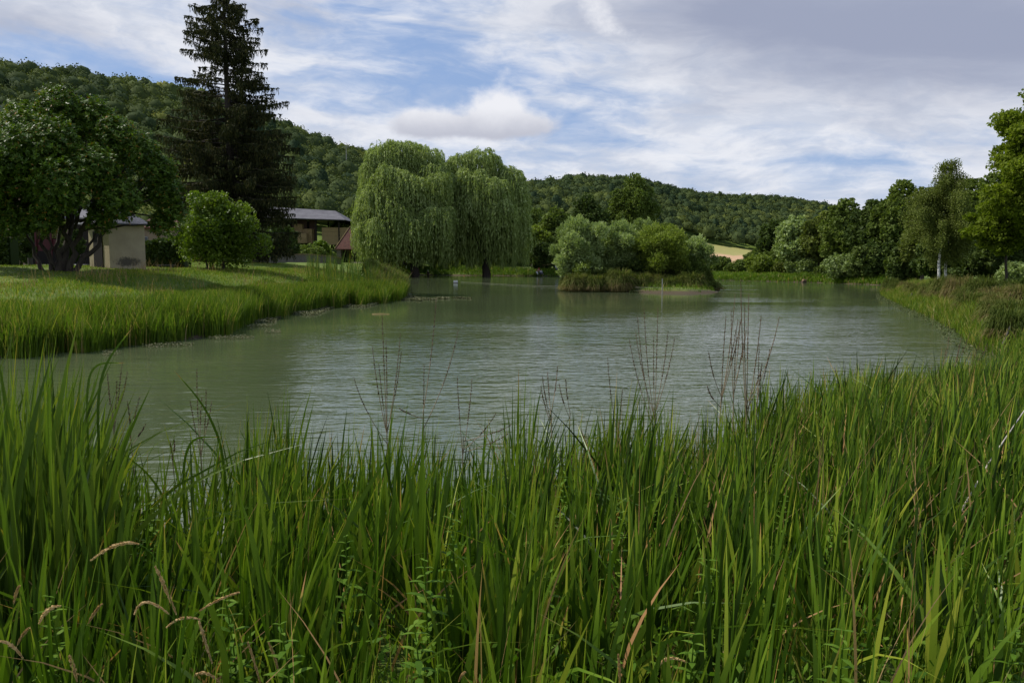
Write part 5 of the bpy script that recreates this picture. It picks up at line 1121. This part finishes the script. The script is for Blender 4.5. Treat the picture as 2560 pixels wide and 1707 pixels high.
for col, (bxp, dy, n_) in enumerate([(731, -.2, 2), (722, 2.2, 3), (748, 1.6, 4), (758, .2, 2), (772, 1.8, 3)]):
    for q in range(n_):
        x_ = X(bxp, D + dy); g = Geo(); sz = (2.35, 1.9, 1.1); z_ = zb - .15 + q * 1.13 + .5
        g.box((x_, D + dy + 1, z_), sz, rng.uniform(-.04, .04)); n = 220; 
        c = np.stack([x_ + rng.uniform(-1.18, 1.18, n), D + dy + .05 + rng.normal(size=n) * .03, z_ + rng.uniform(-.55, .55, n)], 1); g.leaves(c, unit(rng.normal(size=(n, 3)) * np.array([1, .3, .3])), np.array([0, 1., 0]) + rng.normal(size=(n, 3)) * .4, .35, .05, .5)
        tag(g.build('straw_bale', M['straw'], None, (x_, D + dy + 1, z_)), f"{bale_lb[q]} bale from the ground in stack {['at the left edge', 'second from the left', 'third from the left, the tallest', 'in front of the tallest', 'against the red panel'][col]} of the barn", 'straw bale', 'big square straw bales in the barn'); nb_ += 1
for q in range(4):
    for r_ in range(3):
        x_ = X(820 + r_ * 21, D + 1); z_ = zb - .5 + q * 1.02 + .4; g = Geo(); g.box((x_, D + 2, z_), (2.2, 1.9, 1.0), rng.uniform(-.03, .03))
        tag(g.build('straw_bale', M['straw'], None, (x_, D + 2, z_)), f"{bale_lb[q]} bale from the ground in the {['left', 'middle', 'right'][r_]} stack under the barn's open right bay", 'straw bale', 'big square straw bales in the barn')

# tiled wash house by the willows
D = 168; xa, xb = X(846, D), X(1010, D); z0 = gz(X(900, D), D); ze = CAMZ + (660 - 623) / F * D; zt = CAMZ + (660 - 567) / F * D; W_ = xb - xa; dp = 7.5
root = thing('wash_house', (xa, D, z0), 'low open wash house with a steep red tiled hip roof beside the left willow', 'wash house'); He = ze - z0; Ht = zt - z0
g = Geo(); A = [(-.4, -.5, He), (W_ + .4, -.5, He), (W_ + .4, dp, He), (-.4, dp, He), (2.0, dp / 2, Ht), (W_ - 2.0, dp / 2, Ht)]; B = [(q[0], q[1], He - .15) for q in A[:4]]
g.add(A + B, [[0, 1, 5, 4], [1, 2, 5, 5], [2, 3, 4, 5], [3, 0, 4, 4], [0, 6, 7, 1], [1, 7, 8, 2], [2, 8, 9, 3], [3, 9, 6, 0], [6, 9, 8, 7]]); L2(g, 'roof', M['tiles'])
g = Geo(); g.tube([(-.42, -.52, He + .05), (2.0, dp / 2, Ht + .06)], [.10, .10], 5); g.tube([(2.0, dp / 2, Ht + .06), (W_ - 2, dp / 2, Ht + .06)], [.12, .12], 5); L2(g, 'ridge_tiles', M['coping'])
for xq, wq in ((.35, .9), (W_ * .56, .8), (W_ - .6, 1.2)):
    g = Geo(); g.box((xq, .1, He / 2 - .1), (wq, .6, He)); L2(g, 'pier', M['wallstone'])
g = Geo(); g.box((W_ / 2, dp - .6, He / 2 - .1), (W_ - .4, .4, He)); g.box((.3, dp / 2, He / 2 - .1), (.35, dp - 1.6, He)); L2(g, 'wall', M['wallstone'])
g = Geo(); g.box((W_ * .35, -.1, .35), (W_ * .35, .06, .06)); g.box((W_ * .35, -.1, .65), (W_ * .35, .06, .06)); [g.box((W_ * (.18 + .057 * q), -.1, .36), (.05, .05, .72)) for q in range(7)]; L2(g, 'railing', M['darkwood'])
for px, c_, lb, nm in ((930, (.55, .65, .08), 'bright yellow-green bag on the gravel in front of the wash house', 'bag'), (949, (.03, .20, .45), 'bright blue bag on the gravel in front of the wash house', 'bag')):
    x = X(px, 164); z = gz(x, 164); g = Geo(); g.ball((x, 164, z + .28), (.42, .3, .3), 10, 6, jitter=.08); g.tube([(x - .2, 164, z + .5), (x - .1, 164, z + .72), (x + .1, 164, z + .72), (x + .2, 164, z + .5)], [.03] * 4, 5)
    tag(g.build('picnic_bag', solid('bag_cloth_%d' % px, c_, tuple(q * .8 for q in c_), 4, .7, 0), None, (x, 164, z)), lb, nm)

# stone wall
g = Geo(); gc_ = Geo(); K = 26; pa = (655, 92); pb = (852, 150); pts = []
for i in range(K + 1):
    f = i / K; Dm = pa[1] + (pb[1] - pa[1]) * f; px = pa[0] + (pb[0] - pa[0]) * (f * (Dm / pb[1]) ** -.35 if False else f); x = X(px, Dm); pts.append((x, Dm, gz(x, Dm)))
for i in range(K):
    a, b_ = np.array(pts[i]), np.array(pts[i + 1]); c = (a + b_) / 2; L = np.linalg.norm((b_ - a)[:2]); an = math.atan2(b_[1] - a[1], b_[0] - a[0]); zt_ = CAMZ + (660 - np.interp(i / K, [0, .6, .85, 1], [634.5, 635.5, 640, 646])) / F * c[1]; h_ = max(zt_ - c[2], .5)
    g.box((c[0], c[1], c[2] + h_ / 2 - .15), (L + .0, .5, h_ + .1), an); gc_.box((c[0], c[1], c[2] + h_ - .06), (L - .02, .66, .16 + rng.uniform(-.03, .05)), an)
root = thing('stone_wall', pts[0], 'low rubble stone wall with mossy orange coping running back from the round bush', 'wall')
g.build('wall', M['wallstone'], root, pts[0]); gc_.build('coping', M['coping'], root, pts[0])
g = Geo(); c = (X(652, 90), 90, gz(X(652, 90), 90)); h_ = CAMZ + (660 - 634) / F * 90 - c[2]; g.box((c[0], c[1], c[2] + h_ / 2), (1.1, .8, h_ + .2)); g.box((c[0], c[1], c[2] + h_ + .14), (1.25, .95, .1)); g.build('pier', M['wallstone'], root, pts[0])

# fawn farm wall behind the low hedge
D = 66; xa, xb = X(356, D), X(470, D); z0 = gz(xb, D); root = thing('farm_building', ((xa + xb) / 2, D, z0), 'low fawn rendered farm building behind the hedge right of the cream hut', 'building'); H = CAMZ + (660 - 570) / F * D - z0; W_ = xb - xa
g = Geo(); g.box((0, 1.5, H / 2 - .1), (W_, 3, H + .2)); L2(g, 'wall', M['fawn']); g = Geo(); slab(g, (-W_ / 2 - .2, -.3, H), (W_ / 2 + .2, -.3, H), (W_ / 2 + .2, 3.3, H + 1.1), (-W_ / 2 - .2, 3.3, H + 1.1), .12); L2(g, 'roof', M['tiles'])
g = Geo(); g.box((-W_ / 2 + .42, -.03, H * .62), (.62, .06, .62)); f_ = L2(g, 'window', M['concrete']); g = Geo(); g.box((-W_ / 2 + .42, -.08, H * .62), (.5, .03, .5)); g.build('pane', M['glass']).parent = f_

# tall gabled house cut by the left edge
D = 60; xr = X(70, D); z0 = gz(X(0, D), D); hw = 4.2; xc = xr - hw * .857; He = CAMZ + (660 - 330) / F * D - z0; Hp = He + hw * 1.38
root = thing('gabled_house', (xc, D - hw * .515, z0), 'tall tan gabled house behind the glossy tree, cut by the left edge', 'house', rz=math.radians(31))
g = Geo(); dpt = 9; v = [(-hw, 0, -.2), (hw, 0, -.2), (hw, 0, He), (0, 0, Hp), (-hw, 0, He)]; v2 = [(a, dpt, c) for a, b_, c in v]; g.add(v + v2, [[0, 1, 2, 4], [2, 3, 4, 4], [6, 5, 9, 7], [8, 7, 9, 9], [1, 6, 7, 2], [5, 0, 4, 9]]); L2(g, 'wall', M['tanwall'])
g = Geo(); k_ = .5; slab(g, (hw + k_, -.35, He - k_ * 1.38 + .15), (hw + k_, dpt + .3, He - k_ * 1.38 + .15), (0, dpt + .3, Hp + .15), (0, -.35, Hp + .15), .2); slab(g, (-hw - k_, -.35, He - k_ * 1.38 + .15), (0, -.35, Hp + .15), (0, dpt + .3, Hp + .15), (-hw - k_, dpt + .3, He - k_ * 1.38 + .15), .2); L2(g, 'roof', M['slate'])
for wx_, wz_ in ((-2, 2.0), (2, 2.0), (-2, 5.0), (2, 5.0), (0, 8.2)):
    g = Geo(); g.box((wx_, -.02, wz_), (1.1, .1, 1.5)); f_ = L2(g, 'window', M['white']); g = Geo(); g.box((wx_, -.08, wz_), (.9, .04, 1.3)); g.build('pane', M['glass']).parent = f_

# red gate and railings seen under the glossy tree
D = 60; xa, xb = X(100, D), X(176, D); z0 = gz(X(130, D), D); W_ = xb - xa; Hr = CAMZ + (660 - 574) / F * D - z0; Hm = CAMZ + (660 - 599) / F * D - z0
root = thing('red_gate', (xa, D, z0), 'red metal gate with a solid lower panel and bars above, seen under the glossy tree', 'gate')
Hl = CAMZ + (660 - 628) / F * D - z0; g = Geo(); g.box((W_ / 2, 0, (Hm + Hl) / 2), (W_, .05, Hm - Hl)); L2(g, 'panel', M['redpaint']); g = Geo(); g.box((W_ / 2, .05, Hl / 2 - .1), (W_ + .6, .3, Hl + .19)); L2(g, 'base', M['darkwood']); g = Geo()
for q in range(19): xq = W_ * q / 18; g.tube([(xq, .0, Hm + .005), (xq, 0, Hr)], [.018, .018], 5)
g.box((W_ / 2, 0, Hr - .12), (W_, .05, .05)); L2(g, 'bars', M['redpaint'])
for xq in (0, W_ * .5, W_): g = Geo(); g.box((xq, -.08, Hr / 2), (.12, .1, Hr + .1)); L2(g, 'post', M['redpaint'])
# sandy path beyond the hut, gravel before the wash house
def patch(name, label, px0, px1, D0, D1, mt, lift=.05, nx=20, ny=8):
    g = Geo(); rows = []
    for j_ in range(ny + 1):
        for i_ in range(nx + 1):
            D = D0 + (D1 - D0) * j_ / ny; x = X(px0 + (px1 - px0) * i_ / nx, D); rows.append((x, D, gz(x, D) + lift))
    ii = np.arange((nx + 1) * (ny + 1)).reshape(ny + 1, nx + 1); g.add(rows, np.stack([ii[:-1, :-1], ii[:-1, 1:], ii[1:, 1:], ii[1:, :-1]], -1).reshape(-1, 4), .5, 0, True); tag(g.build(name, mt), label, kind='structure')
patch('path', 'pale gravel path behind the hut and hedge', -200, 330, 51, 55, M['gravel'], .12)
patch('path', 'sandy strip in front of the wash house', 845, 1000, 160, 166, M['gravel'], .12)
# stump and bench slab
x = X(82, 46); z = gz(x, 46); g = Geo(); g.tube([(x, 46, z - .1), (x, 46, z + .2), (x, 46, z + .42)], [.15, .13, .13], 9); tag(g.build('tree_stump', M['greybark'], None, (x, 46, z)), 'short dark stump post at the edge of the path left of the glossy tree', 'stump')
D = 47.5; x = X(418, D); z = gz(x, D); root = thing('low_bench', (x, D, z), 'low flat dark bench on the lawn right of the cream hut', 'bench'); g = Geo(); g.box((0, 0, .16), (1.05, .35, .07)); L2(g, 'seat', M['greybark'])
for xq in (-.35, .35): g = Geo(); g.box((xq, 0, .05), (.12, .28, .145)); L2(g, 'leg', M['greybark'])
# utility pole on the hillside
x = X(873, 330); z = gz(x, 330); zt_ = CAMZ + (660 - 372) / F * 330; root = thing('utility_pole', (x, 330, z), 'thin pale utility pole with a crossarm on the wooded slope above the barn', 'pole'); g = Geo(); g.tube([(0, 0, 0), (0, 0, zt_ - z)], [.18, .12], 6); L2(g, 'pole', M['concrete']); g = Geo(); g.box((0, 0, zt_ - z - .5), (3, .15, .15)); L2(g, 'crossarm', M['concrete'])

# ------------------------------------------------------------------ things in and by the water
x, y = G(1139, 708); g = Geo(); R_ = 10 / F * y / 2; root = thing('float_buoy', (x, y, 0), 'pale box-shaped float on the water below the willows', 'float')
g = Geo(); g.box((0, 0, .17), (R_ * 2, .4, .36)); L2(g, 'block', M['white']); g = Geo(); g.box((0, 0, .02), (R_ * 2 + .06, .46, .1)); L2(g, 'base', M['rust'])
def wire(name, lb, pts, r, mt):
    g = Geo(); p = np.array(pts); out = []
    for i in range(len(p) - 1):
        u = np.linspace(0, 1, 14)[:, None][:-1 if i < len(p) - 2 else None]; q = p[i] * (1 - u) + p[i + 1] * u; q[:, 2] -= .0 * (u[:, 0] * (1 - u[:, 0])); out.append(q)
    g.tube(np.concatenate(out), r, 4); return tag(g.build(name, mt), lb, 'line')
px_, py_ = G(1655, 736); xp, yp = px_, py_
cream = solid('pale_rope', (.22, .22, .16), (.15, .15, .11), 5, .8, 0)
a_ = G(1152, 706); c_ = G(1300, 714); d_ = G(1420, 718); e_ = G(1900, 738)
wire('float_line', 'thin pale line stretched over the water from the box float past the island', [(a_[0], a_[1], .06), (c_[0], c_[1], .05), (d_[0], d_[1], .06), (xp, yp, .55), (e_[0], e_[1], .05)], .012, cream)
g = Geo(); g.tube([(xp, yp, -.5), (xp + .01, yp, .6), (xp, yp, 1.3)], [.035, .035, .03], 7); tag(g.build('marker_pole', M['concrete'], None, (xp, yp, 0)), 'thin pale pole standing in the water in front of the island', 'pole')
x, y = G(2012, 706); root = thing('nest_float', (x, y, 0), 'small brown wooden platform floating near the far shore', 'platform'); g = Geo(); g.box((0, 0, .12), (.75, .6, .18)); L2(g, 'deck', M['rust']); g = Geo(); g.box((0, 0, .33), (.55, .45, .2)); L2(g, 'box', M['tanwall'])
x, y = G(2273, 762); g = Geo(); g.tube([(x, y, -.4), (x + .03, y, .25), (x + .12, y, .55), (x + .14, y, .72)], [.09, .085, .07, .05], 7); g.tube([(x + .08, y, .45), (x - .08, y, .58)], [.04, .03], 5); tag(g.build('old_stake', M['greybark'], None, (x, y, 0)), 'weathered leaning stake at the right waterline', 'stake')
x, y = G(2490, 882); g = Geo(); g.tube([(x - .35, y, -.02), (x, y, .06), (x + .2, y, .25), (x + .42, y + .1, .75)], [.04, .06, .05, .02], 7); g.tube([(x, y, .06), (x + .3, y - .1, .1)], [.04, .02], 6); tag(g.build('driftwood', M['greybark'], None, (x, y, 0)), 'grey driftwood branch at the foot of the right bank', 'driftwood')
x, y = G(950, 786); g = Geo(); g.tube([(x - .4, y, .02), (x, y + .05, .03), (x + .45, y + .1, .02)], [.018, .02, .012], 6); tag(g.build('floating_stick', M['dryhead'], None, (x, y, 0)), 'pale stick floating in front of the reed bed', 'stick')
# brush pile
D = 86; x = X(2255, D); z = gz(x, D); g = Geo()
for q in range(130):
    a = rng.uniform(0, 6.28); c = np.array([x + rng.normal() * 1.3, D + rng.normal() * .8, z + abs(rng.normal()) * .28 + .05]); dv = np.array([math.cos(a), math.sin(a) * .5, rng.uniform(-.25, .35)]) * rng.uniform(.4, 1.1); g.tube([c - dv, c + rng.normal(size=3) * .05, c + dv], [.035, .03, .012], 4, cap=False)
tag(g.build('brush_pile', solid('cut_branches', (.22, .14, .11), (.13, .09, .075), 6, .9, 0), None, (x, D, z)), 'heap of cut reddish branches on the grass left of the birches', 'brush pile')
# fallen pale branch in the shade
a, b_ = P(2450, 704, 60), P(2470, 697, 60); g = Geo(); g.tube([a, (np.array(a) + np.array(b_)) / 2 + np.array([0, 0, .03]), b_], [.035, .03, .02], 5); tag(g.build('fallen_branch', M['concrete']), 'pale dead branch against the dark trees right of the birches', 'branch')


# ------------------------------------------------------------------ people
def skin_mesh(name, verts, edges, radii, m_, parent, sub=1):
    me = bpy.data.meshes.new(name); me.from_pydata([tuple(v) for v in verts], edges, []); o = bpy.data.objects.new(name, me); COL.objects.link(o); o.parent = parent
    sm = o.modifiers.new('skin', 'SKIN'); 
    for i, r_ in enumerate(radii): me.skin_vertices[0].data[i].radius = (r_, r_) if not isinstance(r_, tuple) else r_
    me.skin_vertices[0].data[0].use_root = True; o.modifiers.new('sub', 'SUBSURF').levels = sub; o.modifiers['sub'].render_levels = sub; me.materials.append(m_); return o


clothm = {}
def cloth(c):
    k_ = tuple(c)
    if k_ not in clothm: clothm[k_] = solid('cloth_%d' % len(clothm), c, tuple(q * .75 for q in c), 8, .85, .1)
    return clothm[k_]
SKIN = solid('skin', (.45, .27, .19), (.40, .23, .16), 4, .6, 0)


def person(label, px, D, pose, shirt, legs, hair, rz=0.0, scale=1.0, hat=None, dz=0.0):
    x = X(px, D); z = gz(x, D) + dz; root = thing('person', (x, D, z), label, 'person', 'people around the pond', rz); root.scale = (scale,) * 3
    if pose == 'stand':
        J = dict(pel=(0, 0, .95), bel=(0, 0, 1.10), ch=(0, 0, 1.32), nk=(0, 0, 1.48), hd=(0, -.01, 1.58), tp=(0, -.01, 1.68), sl=(-.17, 0, 1.42), sr=(.17, 0, 1.42), el_=(-.24, .02, 1.15), er=(.24, .0, 1.15), wl=(-.24, -.08, .92), wr=(.22, -.12, .93),
                 hl=(-.09, 0, .90), hr=(.09, 0, .90), kl=(-.11, -.02, .50), kr=(.12, .02, .50), al=(-.11, .02, .09), ar=(.13, .04, .09), tl=(-.12, -.15, .04), t_r=(.15, -.13, .04))
    elif pose == 'bend':
        J = dict(pel=(0, .10, .80), bel=(0, .0, .94), ch=(0, -.14, 1.12), nk=(0, -.25, 1.24), hd=(0, -.33, 1.30), tp=(0, -.38, 1.38), sl=(-.17, -.22, 1.16), sr=(.17, -.22, 1.16), el_=(-.22, -.36, .95), er=(.22, -.36, .95), wl=(-.16, -.48, .78), wr=(.16, -.48, .78),
                 hl=(-.09, .1, .76), hr=(.09, .1, .76), kl=(-.13, -.08, .44), kr=(.14, -.06, .44), al=(-.12, .06, .09), ar=(.13, .08, .09), tl=(-.13, -.12, .04), t_r=(.15, -.10, .04))
    elif pose == 'sit':
        J = dict(pel=(0, 0, .13), bel=(0, .02, .27), ch=(0, .02, .48), nk=(0, 0, .64), hd=(0, -.03, .74), tp=(0, -.03, .84), sl=(-.17, .01, .58), sr=(.17, .01, .58), el_=(-.24, -.08, .36), er=(.24, -.08, .36), wl=(-.15, -.28, .40), wr=(.15, -.28, .40),
                 hl=(-.09, -.02, .12), hr=(.09, -.02, .12), kl=(-.15, -.36, .42), kr=(.15, -.36, .42), al=(-.12, -.60, .08), ar=(.12, -.60, .08), tl=(-.12, -.74, .05), t_r=(.12, -.74, .05))
    else:
        J = dict(pel=(0, 0, .12), bel=(-.14, 0, .17), ch=(-.34, 0, .27), nk=(-.48, 0, .36), hd=(-.57, 0, .43), tp=(-.64, 0, .50), sl=(-.42, -.17, .30), sr=(-.42, .17, .30), el_=(-.50, -.24, .06), er=(-.50, .24, .06), wl=(-.28, -.26, .04), wr=(-.28, .26, .04),
                 hl=(.04, -.09, .12), hr=(.04, .09, .12), kl=(.42, -.10, .30), kr=(.44, .10, .12), al=(.78, -.10, .08), ar=(.86, .10, .08), tl=(.86, -.10, .16), t_r=(.92, .10, .18))
    names = list(J); V = [J[n_] for n_ in names]; I = {n_: i for i, n_ in enumerate(names)}
    E = [('pel', 'bel'), ('bel', 'ch'), ('ch', 'nk'), ('nk', 'hd'), ('hd', 'tp'), ('ch', 'sl'), ('ch', 'sr'), ('sl', 'el_'), ('sr', 'er'), ('el_', 'wl'), ('er', 'wr'), ('pel', 'hl'), ('pel', 'hr'), ('hl', 'kl'), ('hr', 'kr'), ('kl', 'al'), ('kr', 'ar'), ('al', 'tl'), ('ar', 't_r')]
    rad = dict(pel=.125, bel=.115, ch=.135, nk=.052, hd=.088, tp=.062, sl=.058, sr=.058, el_=.040, er=.040, wl=.026, wr=.026, hl=.085, hr=.085, kl=.055, kr=.055, al=.036, ar=.036, tl=.03, t_r=.03)
    V2, E2, R2 = list(V), [(I[a], I[b_]) for a, b_ in E], [rad[n_] for n_ in names]
    for wn, en in (('wl', 'el_'), ('wr', 'er')):    # palm, four fingers, thumb
        wv = np.array(J[wn]); ev = np.array(J[en]); dv = (wv - ev) / np.linalg.norm(wv - ev); sd = np.cross(dv, [0, 0, 1.]); sd = sd / (np.linalg.norm(sd) + 1e-6); dn = np.cross(dv, sd)
        pm = len(V2); V2.append(tuple(wv + dv * .07)); R2.append(.028); E2.append((I[wn], pm))
        for q, (o_, L) in enumerate(((-.026, .07), (-.009, .082), (.009, .078), (.026, .062))):
            a = len(V2); V2.append(tuple(wv + dv * .11 + sd * o_)); R2.append(.010); V2.append(tuple(wv + dv * (.11 + L * .6) + sd * o_ * 1.1 + dn * .012)); R2.append(.009); V2.append(tuple(wv + dv * (.11 + L) + sd * o_ * 1.1 + dn * .035)); R2.append(.007); E2 += [(pm, a), (a, a + 1), (a + 1, a + 2)]
        a = len(V2); V2.append(tuple(wv + dv * .05 + sd * .045)); R2.append(.011); V2.append(tuple(wv + dv * .09 + sd * .06 + dn * .01)); R2.append(.009); E2 += [(I[wn], a), (a, a + 1)]
    # nose as a short spur on the head
    a = len(V2); hv = np.array(J['hd']); V2.append(tuple(hv + np.array([0, -.10, -.005]) if pose != 'lie' else hv + np.array([.05, 0, .09]))); R2.append(.016); E2.append((I['hd'], a))
    skin_mesh('body', V2, E2, R2, SKIN, root)
    nm = ['pel', 'bel', 'ch', 'sl', 'sr', 'el_', 'er']; ii = {n_: i for i, n_ in enumerate(nm)}
    vs = [J[n_] for n_ in nm]; es = [(0, 1), (1, 2), (2, 3), (2, 4), (3, 5), (4, 6)]; skin_mesh('shirt', vs, es, [rad[n_] + .016 for n_ in nm], cloth(shirt), root)
    nm = ['pel', 'hl', 'hr', 'kl', 'kr', 'al', 'ar']; vs = [J[n_] for n_ in nm]; skin_mesh('trousers', vs, [(0, 1), (0, 2), (1, 3), (2, 4), (3, 5), (4, 6)], [rad[n_] + .018 for n_ in nm], cloth(legs), root)
    for s_, (a_, t_) in enumerate((('al', 'tl'), ('ar', 't_r'))): skin_mesh('shoe', [np.array(J[a_]) + np.array([0, .02, -.03]), J[t_]], [(0, 1)], [.048, .040], cloth((.04, .035, .03)), root)
    hv = np.array(J['hd']); tv = np.array(J['tp']); up = (tv - hv) / np.linalg.norm(tv - hv); bk = np.array([0, .03, 0.]) if pose != 'lie' else np.array([-.02, 0, 0])
    skin_mesh('hair', [hv - up * .02 + bk, hv + up * .06 + bk * .8, tv + up * .01 + bk * .4], [(0, 1), (1, 2)], [.080, .096, .070], cloth(hair), root)
    if hat: g = Geo(); g.ball(tuple(tv + up * .02), (.105, .115, .07), 10, 6); g.ball(tuple(hv + up * .085 - bk * 1.2), (.12, .17, .012), 10, 4); o = g.build('cap', cloth(hat)); o.parent = root
    return root


person('person in a red shirt and dark red trousers standing in the grass under the willows', 1161, 168, 'stand', (.55, .01, .02), (.16, .01, .02), (.08, .03, .02), .4, 1.0)
person('person in pink top, white trousers and red cap bending at the far bank', 1343, 166, 'bend', (.70, .25, .22), (.75, .75, .75), (.30, .05, .03), .9, 1.15, (.6, .03, .02))
person('person in a grey shirt sitting beside the one in pink', 1352, 165, 'sit', (.35, .38, .42), (.10, .10, .12), (.10, .06, .04), .3, 1.25, dz=.35)
person('person in pale blue shirt seated farthest right on the far bank', 1391, 165, 'sit', (.50, .56, .70), (.10, .12, .2), (.05, .04, .03), .2, 1.3, dz=.45)
person('person in a light shirt lying propped up under the right willow', 1298, 164, 'lie', (.45, .50, .58), (.14, .18, .30), (.06, .04, .03), .2, 1.2, dz=.25)
person('person in black with a white cap standing behind the left willow', 1071, 170, 'stand', (.02, .02, .025), (.02, .02, .02), (.10, .08, .06), 0, 1.15, (.7, .7, .7))
person('person in a white shirt seated on the right bank, left of two', 2497, 52, 'sit', (.55, .54, .50), (.06, .06, .07), (.09, .06, .04), .5, .62, dz=.16)
person('person in a dark shirt seated on the right bank, right of two', 2516, 52, 'sit', (.05, .02, .03), (.03, .03, .035), (.02, .015, .012), .3, .62, dz=.16)
# fishing rod held at the far bank
p0, p1 = P(1356, 664, 165), P(1388, 659, 163); g = Geo(); g.tube([p0, (np.array(p0) + np.array(p1)) / 2 + np.array([0, 0, .05]), p1], [.025, .02, .012], 5); tag(g.build('fishing_rod', M['straw']), 'thin pale fishing rod held out beside the person in grey', 'fishing rod')
x = X(1313, 163); z = gz(x, 163); g = Geo(); g.ball((x, 163, z + .2), (.45, .3, .22), 9, 5, jitter=.1); g.tube([(x - .2, 163, z + .38), (x, 163, z + .55), (x + .2, 163, z + .38)], [.03] * 3, 5); tag(g.build('picnic_bag', cloth((.06, .35, .33)), None, (x, 163, z)), 'small turquoise bag on the grass beside the lying person', 'bag')
